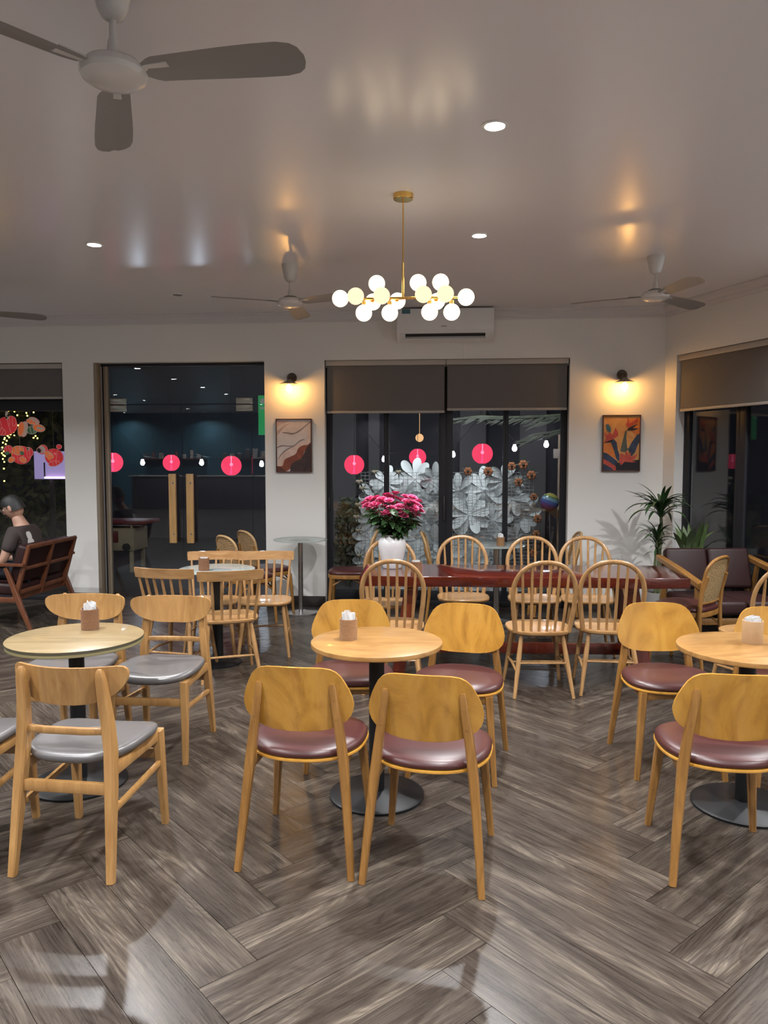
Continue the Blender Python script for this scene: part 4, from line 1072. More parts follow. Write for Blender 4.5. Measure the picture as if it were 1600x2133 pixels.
rear_at('grey', -2.055, 4.28, 181, 0.255, 'grey-seated wooden chair partly hidden behind the pale oak table', G_B)
rear_at('grey', -1.985, 2.66, 2, 0.255, 'grey-seated wooden chair with back to open floor, farther from the plywood chairs', G_B)
def by_crest(kind, pl, pr, z, back, facing_away, label, group):
    a = on_z(*pl, z); b = on_z(*pr, z); m = (a + b) / 2
    d = (b - a) if facing_away else (a - b)
    ang = math.atan2(d.y, d.x); f = Vector((-math.sin(ang), math.cos(ang), 0))
    p = m + f * back
    return make(kind, p.x, p.y, math.degrees(ang), label, group)
by_crest('comb', (273, 1184), (406, 1189), 0.79, 0.235, True, 'straight-topped spindle chair with back to room, nearer the glass door', G_C)
by_crest('comb', (413, 1194), (547, 1188), 0.79, 0.235, True, 'straight-topped spindle chair with back to room, nearer the aisle and the plywood chairs', G_C)
by_crest('comb', (396, 1151), (503, 1150), 0.79, 0.235, False, 'straight-topped spindle chair behind brown napkin cup on glass table', G_C)
by_crest('comb', (506, 1151), (604, 1150), 0.79, 0.235, False, 'straight-topped spindle chair with whole seat in view near steel-post table', G_C)
rear_at('hoop', -0.36, 5.02, 3, 0.225, 'hoop-backed chair at red table, back to room, in front of flower vase', G_D)
rear_at('hoop', 0.64, 5.03, 5, 0.225, 'hoop-backed chair at red table, back to room, middle one of the three', G_D)
rear_at('hoop', 1.085, 5.10, -3, 0.225, 'hoop-backed chair at red table, back to room, nearest the maroon sofa', G_D)
rear_at('hoop', -0.47, 6.30, 178, 0.225, 'hoop-backed chair facing room just behind the flower vase', G_D)
rear_at('hoop', 0.125, 6.60, 182, 0.225, 'hoop-backed chair facing room between vase and paper cup on glass table', G_D)
rear_at('hoop', 0.715, 6.58, 180, 0.225, 'hoop-backed chair facing room behind red table, under the outdoor string bulbs', G_D)
rear_at('hoop', 1.16, 6.60, 177, 0.225, 'hoop-backed chair facing room behind red table, nearest the wall socket', G_D)
rear_at('hoop', 2.13, 5.00, 20, 0.225, 'hoop-backed chair standing alone near the cane-backed chair, away from red table', G_D)
make('cane', -1.905, 7.185, -44, 'rattan-backed chair before the glass door, the one nearer the spindle chairs', G_E)
make('cane', -1.83, 7.655, -48, 'rattan-backed chair before the glass door, the one nearer the door', G_E)
make('cane', -0.97, 7.55, 92, 'rattan-backed chair with its maroon seat showing beside the long table end', G_E)
make('cane', 0.02, 7.50, -90, 'rattan-backed chair seen edge on behind the red table beside the vase', G_E)
make('cane', 1.02, 7.60, 92, 'rattan-backed chair seen edge on before the window frame near the wall socket', G_E)
make('canef', 1.82, 5.99, 48, 'cane-backed chair with maroon seat at the red table end before the sofa', G_E)

# leather bench (from behind) and maroon sofa
b = lounge_bench(0.98, M['walnut'], M['dkmaroon'], 'leather_bench', 2, 'dark walnut bench with maroon leather cushions, a person sitting in it', 'bench')
place(b, -4.20, 7.17, 90)
s = lounge_bench(0.84, M['plyleg'], M['dkmaroon'], 'maroon_sofa', 2, 'maroon leather two-seat sofa with honey wooden arms before the potted plants', 'sofa', slope=0.06, dep=0.85, arm=(0.032, 0.026), toprail=False, az=0.035)
place(s, 2.335, 6.62, 186)

# long red table
lt = empty('long_table', (0.52, 5.72, 0), math.radians(1.6), 'long glossy red-lacquered wooden slab table', 'table')
ol = []
for i in range(41):
    x = -1.15 + 2.30 * i / 40; ol.append((x, -0.325 + 0.008 * math.sin(i * 0.7)))
for i in range(41):
    x = 1.15 - 2.30 * i / 40; ol.append((x + (0.02 if i == 0 else 0), 0.315 + 0.010 * math.sin(i * 0.5 + 1)))
MB().slab(ol, 0.675, 0.748, 0.006).build('tabletop', M['redwood'], lt)
for sx in (-1, 1):
    for sy in (-1, 1):
        MB().tube([(sx * 0.88, sy * 0.26, 0.0), (sx * 0.78, sy * 0.17, 0.674)], [(0.045, 0.035), (0.050, 0.038)], square=0.12, up=(1, 0, 0)).build('leg', M['redleg'], lt)
    MB().box((sx * 0.78, 0, 0.655), (0.09, 0.50, 0.038), None, 0.004).build('cross_bearer', M['redleg'], lt)
    MB().box((sx * 0.855, 0, 0.17), (0.06, 0.46, 0.07), None, 0.004).build('cross_rail', M['redleg'], lt)
MB().box((0, 0, 0.17), (1.70, 0.05, 0.08), None, 0.004).build('stretcher', M['redleg'], lt)

# ------------------------------------------------------------------ napkin cups
def napkin_cup(x, y, z, R, H, mat, lab, ridges=True, tall=0.04, seed=1, nlab='white paper napkins standing in the cup', rot=0):
    o = empty('napkin_cup', (x, y, z), rot, lab, 'napkin holder', 'napkin cups')
    prof = [(0.0, 0.0), (R * 0.98, 0.0)]
    if ridges:
        n = 17
        for k in range(n):
            z0 = H * k / n; z1 = H * (k + 1) / n
            prof += [(R * 0.965, z0 + 0.0006), (R, z0 + (z1 - z0) * 0.3), (R, z0 + (z1 - z0) * 0.7), (R * 0.965, z1 - 0.0006)]
    else: prof += [(R, 0.003), (R, H - 0.002)]
    prof += [(R * 0.98, H), (R * 0.90, H), (R * 0.88, 0.006), (0, 0.006)]
    MB().lathe(prof, 36).build('cup', mat, o, smooth=50)
    nk = empty('paper_napkins', (x, y, z + 0.007), rot, nlab, 'napkins', 'paper napkins in cups')
    rr = random.Random(seed)
    for k in range(5):
        mb = MB()
        yy = -R * 0.36 + k * R * 0.18
        w = R * 0.68 * math.sqrt(max(0.2, 1 - (yy / R) ** 2))
        h1 = H + tall * rr.uniform(0.45, 1.0) - 0.006
        a = rr.uniform(-0.08, 0.08)
        top = [(-w, h1 - rr.uniform(0, .3) * tall), (-w * 0.55, h1 - rr.uniform(0, .2) * tall), (-0.1 * w, h1), (w * 0.45, h1 - rr.uniform(0, .45) * tall), (w, h1 - rr.uniform(0.1, .5) * tall)]
        pts = [(-w, yy, 0.0)] + [(w, yy, 0.0)] + [(p[0] + a * p[1] * 0.2, yy + 0.004 * math.sin(p[0] * 200), p[1]) for p in top[::-1]]
        mb.poly(pts, 0.0022, 'y'); mb.build('napkin', M['napkin'], nk, smooth=0)
    return o
q = on_z(726, 1331, 0.735); napkin_cup(q.x, q.y, 0.735, 0.0415, 0.098, M['wicker2'], 'brown wicker napkin cup on the centre birch table', tall=0.042, seed=2, nlab='white napkins in the wicker cup on the centre birch table', rot=0.5)
q = on_z(188, 1310, 0.722); napkin_cup(q.x, q.y, 0.722, 0.0435, 0.104, M['wicker'], 'reddish wicker napkin cup on the pale oak table', tall=0.045, seed=5, nlab='white napkins in the reddish cup on the pale oak table', rot=-0.2)
q = on_z(1567, 1339, 0.735); napkin_cup(q.x, q.y, 0.735, 0.045, 0.105, M['card'], 'smooth tan napkin cup on the round birch table nearest the sofa', False, 0.025, 8, 'white napkins low in the smooth tan cup', 0.3)
q = on_z(425, 1188, 0.735); napkin_cup(q.x, q.y, 0.735, 0.041, 0.095, M['wicker'], 'reddish napkin cup on the glass table amid spindle chairs', tall=0.006, seed=11, nlab='napkins barely showing in the cup on glass table amid spindle chairs')
q = on_z(867, 1192, 0.748); napkin_cup(q.x, q.y, 0.748, 0.041, 0.080, M['wicker'], 'dark brown napkin cup on the long red table beside the vase', tall=0.016, seed=12, nlab='white napkins in the cup on the long red table')
q = on_z(1043, 1137, 0.745); napkin_cup(q.x, q.y, 0.745, 0.038, 0.085, M['wicker2'], 'brown napkin cup on the glass table before the window', tall=0.04, seed=13, nlab='white napkins in the cup on the glass table before the window')

# ------------------------------------------------------------------ vase of pink roses
vp = on_z(817, 1183, 0.748)
va = empty('flower_vase', (vp.x, vp.y, 0.748), 0, 'tall white ceramic vase holding pink roses on the red table', 'vase')
VH = on_y(817, 1113, vp.y).z - 0.748
vs = VH / 0.27
MB().lathe([(0.0, 0.0), (0.060 * 1.1, 0.0), (0.064 * 1.1, 0.006), (0.070 * 1.1, 0.04 * vs), (0.088 * 1.1, 0.12 * vs), (0.097 * 1.1, 0.18 * vs), (0.095 * 1.1, 0.215 * vs), (0.080 * 1.1, 0.243 * vs), (0.062 * 1.1, 0.256 * vs), (0.058 * 1.1, 0.265 * vs), (0.063 * 1.1, 0.27 * vs), (0.055 * 1.1, 0.268 * vs), (0.052 * 1.1, 0.25 * vs), (0.05, 0.2 * vs), (0.0, 0.19 * vs)], 40).build('body', M['vase'], va, smooth=60)
def rose_bloom_mesh():
    mb = MB(); rr = random.Random(4)
    mb.sphere((0, 0, 0.012), 0.013, 8, 6, (1, 1, 1.1))
    for ringi, (n, rad, tilt, sz) in enumerate(((4, 0.010, 0.2, 0.021), (6, 0.017, 0.65, 0.024), (6, 0.022, 1.15, 0.023))):
        for k in range(n):
            a = 2 * PI * (k + 0.5 * (ringi % 2)) / n + rr.uniform(-.15, .15)
            rings = []
            for v in (0.0, 0.35, 0.7, 1.0):
                w = sz * (0.35 + 0.75 * math.sin(min(1, v * 1.0) * 2.2)) * 0.62
                row = []
                for u in (-1, -0.4, 0.4, 1):
                    rr_ = rad * (0.4 + 0.7 * v) + sz * v * math.sin(tilt) * 0.8 - 0.003 * (1 - u * u)
                    zz = 0.002 + sz * v * math.cos(tilt) * 1.05 + 0.004
                    row.append(Vector((math.cos(a) * rr_ - math.sin(a) * u * w, math.sin(a) * rr_ + math.cos(a) * u * w, zz)))
                rings.append(row)
            mb.loft(rings, False, False, closed=False)
    return mb.mesh('bloom', M['rose'], 60)
BLOOM = rose_bloom_mesh()
def leaf_mesh(name, L, W, mat, droop=0.3, n=6, fold=0.25):
    mb = MB(); rings = []
    for k in range(n + 1):
        v = k / n
        w = W * (math.sin(PI * min(0.98, max(0.02, v)) ** 0.8)) + 0.0004
        z = -droop * L * v * v
        rings.append([Vector((-w, L * v, z + fold * w)), Vector((0, L * v, z)), Vector((w, L * v, z + fold * w))])
    mb.loft(rings, False, False, closed=False)
    return mb.mesh(name, mat, 70)
RLEAF = leaf_mesh('leaf', 0.055, 0.016, M['leaf'])
rr = random.Random(21)
rose_px = [(766, 1056), (783, 1062), (798, 1050), (818, 1052), (833, 1058), (848, 1056), (860, 1068), (843, 1070), (822, 1072), (778, 1054), (864, 1052), (812, 1038), (762, 1050), (772, 1062), (778, 1046), (786, 1054), (790, 1070), (795, 1044), (800, 1058), (806, 1034), (811, 1046), (815, 1062), (820, 1040), (826, 1052), (830, 1068), (835, 1044), (840, 1058), (846, 1048), (850, 1064), (856, 1050), (862, 1060), (866, 1074), (871, 1056), (868, 1046), (852, 1076), (803, 1072), (784, 1040), (845, 1038), (824, 1030), (858, 1040), (770, 1042), (812, 1076), (838, 1076), (874, 1066)]
for k, (px, py) in enumerate(rose_px):
    Y = vp.y + rr.uniform(-0.13, 0.13)
    h = on_y(px, py, Y)
    r = empty('pink_rose', (vp.x, vp.y, 0.748 + VH - 0.02), 0, 'pink rose with green stem standing in the white vase', 'flower', 'pink roses in the vase')
    t = h - r.location
    st = Vector((t.x * 0.12, t.y * 0.12, -0.03))
    MB().tube([st, Vector((t.x * 0.35, t.y * 0.35, t.z * 0.45)), t - Vector((t.x * 0.05, t.y * 0.05, 0.012))], 0.0022, 5).build('stem', M['stem'], r)
    tl = math.atan2(math.hypot(t.x, t.y), t.z) * 0.7
    az = math.atan2(t.y, t.x)
    bl = link_mesh('bloom', BLOOM, r, None, t); bl.rotation_euler = (0, tl, az); s_ = rr.uniform(0.88, 1.2); bl.scale = (s_, s_, s_)
    for q in range(5):
        f = rr.uniform(0.12, 0.92)
        lf = link_mesh('leaf', RLEAF, r, None, (t.x * f, t.y * f, t.z * f - 0.02), (rr.uniform(-0.5, 0.6), rr.uniform(-0.6, 0.6), az - PI / 2 + rr.uniform(-1.6, 1.6)))
        s_ = rr.uniform(1.2, 1.9); lf.scale = (s_, s_, s_)

# ------------------------------------------------------------------ corner plants
def strap_leaf(name, L, W, curl, mat, n=10, fold=0.5):
    mb = MB(); rings = []
    y = 0.0; z = 0.0; ang = math.radians(82)
    for k in range(n + 1):
        v = k / n
        w = W * (0.45 + 0.9 * v if v < 0.35 else (0.765 + 0.235 * math.sin((v - 0.35) / 0.65 * PI * 0.5)) * (1 - ((v - 0.35) / 0.65) ** 2.2)) + 0.0006
        rings.append([Vector((-w, y, z + fold * w)), Vector((0, y, z)), Vector((w, y, z + fold * w))])
        y += math.cos(ang) * L / n; z += math.sin(ang) * L / n
        ang -= curl / n
    mb.loft(rings, False, False, closed=False)
    return mb.mesh(name, mat, 70)
DR = [strap_leaf('leaf', 0.44, 0.024, math.radians(c), M['leaf']) for c in (55, 85, 115)]
pp = Vector((2.02, 7.60, 0))
def top_of(px, py): return on_y(px, py, 7.60)
cr1 = top_of(1377, 1068); cr2 = top_of(1370, 1120)
pp.x = cr1.x
dr = empty('potted_dracaena', (pp.x, pp.y, 0), 0, 'tall potted dracaena with tufts of long arching leaves in the corner', 'plant')
MB().lathe([(0, 0), (0.10, 0), (0.13, 0.02), (0.155, 0.26), (0.158, 0.29), (0.145, 0.29), (0.14, 0.26), (0, 0.26)], 32).build('pot', M['pot'], dr)
MB().lathe([(0, 0.255), (0.14, 0.262), (0, 0.268)], 24).build('soil', M['soil'], dr)
MB().tube([(0.01, 0, 0.25), (-0.01, 0.0, 0.55), (0.008, 0, cr1.z - 0.15), (0, 0, cr1.z)], [0.020, 0.018, 0.016, 0.014], 10).build('trunk', M['stem'], dr)
MB().tube([(-0.03, 0.01, 0.25), (-0.045, 0.0, 0.55), (cr2.x - pp.x, 0, cr2.z)], [0.016, 0.014, 0.012], 10).build('trunk', M['stem'], dr)
rr = random.Random(33)
for cx, cz, n, sc in ((0, cr1.z - 0.02, 46, 1.0), (cr2.x - pp.x, cr2.z - 0.02, 30, 0.66), (-0.02, cr2.z - 0.14, 14, 0.5)):
    for k in range(n):
        me = DR[min(2, int(rr.random() * 3))]
        l = link_mesh('leaf', me, dr, None, (cx, 0, cz + rr.uniform(-0.05, 0.04)), (rr.uniform(-0.75, 0.05), 0, 2.39996 * k + rr.uniform(-.2, .2)))
        s_ = sc * rr.uniform(0.72, 1.05)
        az = l.rotation_euler.z; dv = Vector((-math.sin(az), math.cos(az), 0))
        if sc > 0.6 and max(dv.dot(RN), dv.y) > 0.45: s_ *= 0.80
        l.scale = (s_ * 1.1, s_, s_)
SN = [strap_leaf('leaf', 0.38, 0.040, math.radians(c), M['leaf2'], 8, 0.25) for c in (8, 25, 45)]
sn = empty('potted_snake_plant', (2.30, 7.40, 0), 0, 'potted plant with broad upright green leaves behind the maroon sofa', 'plant')
ps = on_y(1438, 1138, 7.40); sn.location.x = ps.x
MB().lathe([(0, 0), (0.10, 0), (0.115, 0.02), (0.135, ps.z - 0.06), (0.138, ps.z - 0.03), (0.125, ps.z - 0.03), (0.12, ps.z - 0.06), (0, ps.z - 0.06)], 32).build('pot', M['pot'], sn)
for k in range(26):
    l = link_mesh('leaf', SN[k % 3], sn, None, (rr.uniform(-.08, .08), rr.uniform(-.06, .06), ps.z - 0.07), (rr.uniform(-0.55, 0.1), 0, 2.39996 * k))
    s_ = rr.uniform(0.6, 0.95); l.scale = (s_, s_, s_)

# ================================================================== OUTSIDE THE GLASS
M['patio'] = plain('patio_tiles', (0.05, 0.048, 0.045, 1), 0.55, var=0.3, vscale=3)
M['nbwall'] = plain('neighbour_wall', (0.045, 0.045, 0.055, 1), 0.8, var=0.2, vscale=1)
M['nbpost'] = plain('neighbour_column', (0.16, 0.15, 0.15, 1), 0.8, var=0.1, vscale=2)
def lit_paper():
    m = emissive('lit_pink_paper', (1.0, 0.065, 0.15, 1), 0.95)
    N, L = m.node_tree.nodes, m.node_tree.links
    e = [n for n in N if n.type == 'EMISSION'][0]
    t = N.new('ShaderNodeBsdfTransparent'); t.inputs[0].default_value = (1, 0.45, 0.55, 1)
    mx = N.new('ShaderNodeMixShader'); mx.inputs[0].default_value = 0.80
    L.new(t.outputs[0], mx.inputs[1]); L.new(e.outputs[0], mx.inputs[2]); L.new(mx.outputs[0], N['Material Output'].inputs[0])
    return m
M['lantern'] = lit_paper()
M['lantern_core'] = emissive('lantern_bulb', (1.0, 0.62, 0.75, 1), 5.0)
M['lantern_streak'] = emissive('lantern_glow_streak', (1.0, 0.25, 0.75, 1), 1.6)  # glow colour for the highlight streak inside the lanterns
M['peach'] = emissive('lit_peach_paper', (1.0, 0.55, 0.25, 1), 0.9)
M['coolbulb'] = emissive('cool_white_bulb', (0.80, 0.88, 1.0, 1), 90.0)
M['paper_white'] = plain('white_foam_petal', (0.62, 0.65, 0.65, 1), 0.7, var=0.06, vscale=10)
M['wire'] = plain('grey_wire', (0.30, 0.30, 0.30, 1), 0.5)
M['cord'] = plain('black_cord', (0.01, 0.01, 0.01, 1), 0.6)
tag(MB().span((XL, WY + WT, -0.12), (9.0, 20.0, -0.02)).build('patio_floor', M['patio'], smooth=0), kind='structure')
tag(MB().span((XL, 15.0, -0.02), (9.0, 15.2, 5.0)).build('wall_neighbour', M['nbwall'], smooth=0), kind='structure')
for k, (px, w) in enumerate(((716, 0.5), (780, 0.22), (985, 0.5), (1110, 0.5))):
    q = on_y(px, 900, 14.8)
    tag(MB().box((q.x, 14.85, 2.4), (w, 0.3, 4.84), None, 0.02).build('trim_%d' % (k + 5), M['nbpost'], smooth=0), kind='structure')
led = on_y(1131, 1005, 14.7)
MB_ = MB().box((led.x, 14.72, led.z), (0.045, 0.03, 0.55)); tag(MB_.build('led_strip', emissive('cool_led', (0.6, 0.85, 1, 1), 2.0), smooth=0), 'short vertical cool white light strip on the far wall outdoors', 'light')

# two added fill lamps, hidden above the opening, to brighten the white paper flowers
for k, xx in enumerate((-0.75, 0.65)):
    fd = empty('fill_lamp', (xx, WY + WT, 2.80), 0, 'small black fill lamp added unseen on the outer wall above the window', 'lamp', 'added outdoor fill lamps')
    MB().box((0, 0.03, 0.03), (0.05, 0.06, 0.05), None, 0.004).build('bracket', M['black'], fd)
    MB().box((0, 0.10, 0), (0.20, 0.06, 0.14), rx(math.radians(-35)), 0.006).build('housing', M['black'], fd)
    MB().box((0, 0.128, -0.021), (0.17, 0.004, 0.11), rx(math.radians(-35))).build('lens', emissive('fill_lens', (0.93, 0.97, 1.0, 1), 6.0), fd, smooth=0)
    la = bpy.data.lights.new('fill_beam', 'AREA'); la.shape = 'RECTANGLE'; la.size = 0.16; la.size_y = 0.10; la.energy = 17; la.color = (0.93, 0.97, 1.0); la.spread = math.radians(130)
    lo = bpy.data.objects.new('beam', la); COL.objects.link(lo); lo.parent = fd; lo.location = (0, 0.135, -0.026); lo.rotation_euler = (math.radians(55), 0, 0)
# pink round lanterns
def lantern_mesh():
    prof = []
    n = 28
    for k in range(n + 1):
        th = PI * (0.09 + 0.82 * k / n)
        prof.append((math.sin(th) * (1 + (0.012 if k % 2 else 0)), math.cos(th)))
    return MB().lathe(prof, 36).mesh('paper_shade', M['lantern'], 60)
LSH = lantern_mesh()
LRING = MB().lathe([(0.26, 0.955), (0.30, 0.955), (0.30, 0.985), (0.26, 0.985)], 20).mesh('ring', M['cord'])
def lantern(px, py, dia, Y, where):
    q = on_y(px, py, Y); r = dia / 2 * (Y / FPX) * 1.01
    l = empty('round_lantern', q, 0, where, 'lantern', 'pink round paper lanterns outdoors')
    link_mesh('paper_shade', LSH, l, None, None, None, (r, r, r)); link_mesh('ring', LRING, l, None, None, None, (r, r, r))
    MB().tube([(0, 0, r * 0.97), (0, 0, 3.4 - q.z)], 0.004, 5).build('cord', M['cord'], l)
    MB().sphere((0, 0, r * 0.12), r * 0.17, 14, 10).tube([(0, 0, r * 0.95), (0, 0, r * 0.2)], r * 0.05, 6).build('bulb', M['lantern_core'], l)
    MB().tube([(0, 0, -r * 0.05), (-r * 0.04, 0, -r * 0.9)], [r * 0.05, r * 0.12], 8).build('glow_streak', M['lantern_streak'], l)  # glowing rod added to imitate the bright streak in the shade
lantern(235, 963, 42, 11.0, 'lit pink round lantern seen through the door side pane next to the bronze jamb')
lantern(357, 964, 35, 12.0, 'lit pink round lantern right above the wooden door handles')
lantern(482, 970, 42, 11.0, 'lit pink round lantern seen through the door leaf nearer the wall lamp')
lantern(738, 968, 41, 11.0, 'lit pink round lantern seen above the pink roses')
lantern(870, 952, 35, 12.0, 'lit pink round lantern under the small peach globe')
lantern(1005, 945, 42, 11.0, 'lit pink round lantern above the white paper flowers, clear of any vase')
q = on_y(874, 912, 12.5)
tag(MB().sphere(q, 0.066, 18, 12).tube([(q.x, q.y, q.z + 0.06), (q.x, q.y, 3.4)], 0.004, 5).build('peach_globe', M['peach']), 'small lit peach globe light outdoors above a pink lantern', 'light')

for k, yy in enumerate((9.4, 10.0, 11.0, 11.5, 12.0, 12.55, 12.8)):
    tag(MB().box((-2.0, yy, 3.45), (14.0, 0.08, 0.12)).build('trim_%d' % (20 + k), M['nbpost'], smooth=0), kind='structure')
for k, xx in enumerate((-8.9, 4.9)):
    tag(MB().box((xx, 11.1, 1.715), (0.12, 3.6, 3.47)).build('trim_%d' % (30 + k), M['nbwall'], smooth=0), kind='structure')
# strings of cool bulbs
BULB = MB().lathe([(0.0, 0.045), (0.018, 0.04), (0.022, 0.02), (0.034, -0.005), (0.036, -0.025), (0.024, -0.05), (0, -0.06)], 16).mesh('bulb', M['coolbulb'])
BSOCK = MB().lathe([(0.0, 0.09), (0.016, 0.09), (0.020, 0.04), (0, 0.035)], 12).mesh('socket', M['cord'])
def bulb_string(pxs, Y, lab):
    qs = [on_y(x, y, Y) for x, y in pxs]
    s = empty('bulb_string', qs[0], 0, lab, 'string lights', 'outdoor bulb strings')
    path = []
    for k, a in enumerate(qs):
        path.append(a - qs[0] + Vector((0, 0, 0.10)))
        if k + 1 < len(qs):
            path.append((a + qs[k + 1]) / 2 - qs[0] + Vector((0, 0, 0.04)))
    path = [path[0] + Vector((-0.9, 0, 3.4 - qs[0].z - 0.1))] + [path[0] + Vector((-0.4, 0, 0.45))] + path + [path[-1] + Vector((0.4, 0, 0.45)), path[-1] + Vector((0.9, 0, 3.4 - qs[-1].z - 0.1))]
    MB().tube(path, 0.006, 6).build('cable', M['cord'], s)
    for a in qs:
        b_ = link_mesh('bulb', BULB, s, None, a - qs[0]); link_mesh('socket', BSOCK, b_)
bulb_string([(297, 962), (420, 962), (545, 965)], 12.6, 'string of cool white bulbs outside the glass door')
bulb_string([(1072, 932), (1138, 924)], 11.5, 'pair of cool white bulbs on cable outside the window near palm leaves')
bulb_string([(800, 955), (944, 945)], 12.8, 'cool bulbs on cable half hidden by the dark window stiles')

# wire grid with big white paper flowers
FY = 9.25
gr = empty('wire_grid_panel', (0, FY - 0.06, 0), 0, 'grey wire grid screen standing outside the window in front of white paper flowers', 'screen')
ga, gb = on_y(752, 984, FY - 0.06), on_y(1112, 984, FY - 0.06)
mb = MB(); nx, nz = 40, 34
for k in range(nx + 1):
    x = ga.x + (gb.x - ga.x) * k / nx; mb.tube([(x, 0, 0.0), (x, 0, ga.z)], 0.0022, 4)
mb.build('upright_wires', M['wire'], gr).__setitem__('kind', 'stuff')
mb = MB()
for k in range(nz + 1):
    z = 0.02 + (ga.z - 0.02) * k / nz; mb.tube([(ga.x, 0.004, z), (gb.x, 0.004, z)], 0.0022, 4)
mb.build('cross_wires', M['wire'], gr).__setitem__('kind', 'stuff')
def petal_mesh():
    mb = MB(); rings = []
    for k in range(11):
        v = (0, .15, .3, .45, .6, .7, .8, .88, .94, .98, 1.0)[k]
        w = 0.045 + 0.165 * (v / 0.62) ** 0.8 if v < 0.62 else 0.21 * math.sqrt(max(0.0, 1 - ((v - 0.62) / 0.385) ** 2))
        row = []
        for u in (-1, -0.5, 0, 0.5, 1):
            row.append(Vector((u * w, 0.10 * v ** 2 * 0.9 - 0.10 * u * u * w * 2 + 0.0, 0.08 + 0.92 * v)))
        rings.append(row)
    mb.loft(rings, False, False, closed=False)
    return mb.mesh('petal', M['paper_white'], 70)
PETAL = petal_mesh()
FCORE = MB().sphere((0, 0.06, 0), 0.16, 14, 8, (1, 0.6, 1)).mesh('flower_centre', M['paper_white'])
fl_px = [(865, 996, 46), (903, 996, 34), (806, 1006, 38), (779, 1036, 42), (842, 1036, 40), (905, 1046, 42), (955, 1022, 42), (1010, 1022, 48), (1050, 1000, 38), (978, 1072, 48), (1027, 1084, 44), (1066, 1040, 42),
         (1085, 1070, 46), (890, 1092, 42), (779, 1086, 44), (772, 1124, 42), (862, 1124, 44), (903, 1132, 42), (972, 1126, 44), (1022, 1124, 44), (868, 1164, 44), (815, 1066, 42), (815, 1160, 42), (930, 1160, 40), (985, 1172, 42), (1030, 1168, 40), (1075, 1122, 32), (770, 1170, 40), (905, 1176, 40), (840, 1205, 44), (960, 1214, 44), (1010, 1216, 42), (790, 1214, 42), (890, 1222, 42), (1055, 1210, 40)]
rr = random.Random(77)
for k, (px, py, r) in enumerate(fl_px):
    Y = FY + rr.uniform(0.0, 0.16)
    q = on_y(px, py, Y); R = r * Y / FPX
    f = empty('paper_flower', q, 0, 'big white paper flower fixed behind the wire grid outdoors', 'flower', 'white paper flowers on the wire grid')
    f.rotation_euler = (rr.uniform(-.3, .3), 0, rr.uniform(-.35, .35))
    n = 9
    for j in range(n):
        a = 2 * PI * j / n + rr.uniform(-.12, .12)
        link_mesh('petal', PETAL, f, None, (0, 0, 0), (rr.uniform(-0.15, .25), a, 0), (R, R, R * rr.uniform(0.86, 1.08)))
    link_mesh('flower_centre', FCORE, f, None, None, None, (R, R, R))
# small orange artificial blooms along the screen edge
OB = MB()
for k in range(6):
    a = 2 * PI * k / 6
    OB.sphere((0.55 * math.cos(a), -0.1, 0.55 * math.sin(a)), 0.45, 8, 6, (1, 0.5, 1))
OBM = OB.mesh('bloom', plain('orange_bloom', (0.30, 0.10, 0.035, 1), 0.7, var=0.3, vscale=30))
CBM = MB().sphere((0, 0, 0), 0.5, 10, 8, (1, 0.7, 1)).sphere((0.4, 0, 0.2), 0.4, 8, 6).sphere((-0.35, 0, 0.15), 0.42, 8, 6).mesh('bloom', plain('cream_bloom', (0.30, 0.25, 0.18, 1), 0.7, var=0.2, vscale=30))
CORE = MB().sphere((0, -0.35, 0), 0.3, 8, 6).mesh('bloom_centre', plain('dark_bloom_centre', (0.05, 0.03, 0.01, 1), 0.8))
GREEN = MB()
for k in range(7):
    a = 2 * PI * k / 7 + 0.3
    GREEN.poly([(0, 0.2, 0), (0.5 * math.cos(a - .25), 0.25, 0.5 * math.sin(a - .25)), (1.5 * math.cos(a), 0.15, 1.5 * math.sin(a)), (0.5 * math.cos(a + .25), 0.25, 0.5 * math.sin(a + .25))])
GRM = GREEN.mesh('leaf_spray', M['leaf'], 0)
for px, py, r, kind in ((975, 982, 9, 0), (1017, 982, 10, 0), (1066, 971, 9, 0), (1090, 968, 10, 0), (1107, 990, 10, 0), (1112, 1035, 8, 0), (1120, 1080, 9, 0), (1117, 1112, 8, 0), (1112, 1152, 9, 0), (1080, 1004, 9, 0), (748, 1005, 10, 1), (754, 1018, 9, 1), (745, 1052, 8, 1), (742, 1078, 9, 1), (746, 1106, 8, 1), (830, 984, 8, 1), (780, 984, 8, 1), (748, 1158, 8, 1), (748, 1182, 8, 1)):
    q = on_y(px, py, FY - 0.09); R = r * FY / FPX
    b_ = empty('artificial_bloom', q, 0, 'small orange artificial bloom on the edge of the wire grid' if kind == 0 else 'small cream artificial bloom on the wire grid edge toward the dark shrub', 'flower', 'artificial blooms round the wire grid')
    link_mesh('bloom', OBM if kind == 0 else CBM, b_, None, None, None, (R, R, R)); link_mesh('leaf_spray', GRM, b_, None, (0, 0.02, 0), (0, rr.uniform(0, 6), 0), (R * 1.2, R, R * 1.2))
    if kind == 0: link_mesh('bloom_centre', CORE, b_, None, None, None, (R, R, R))
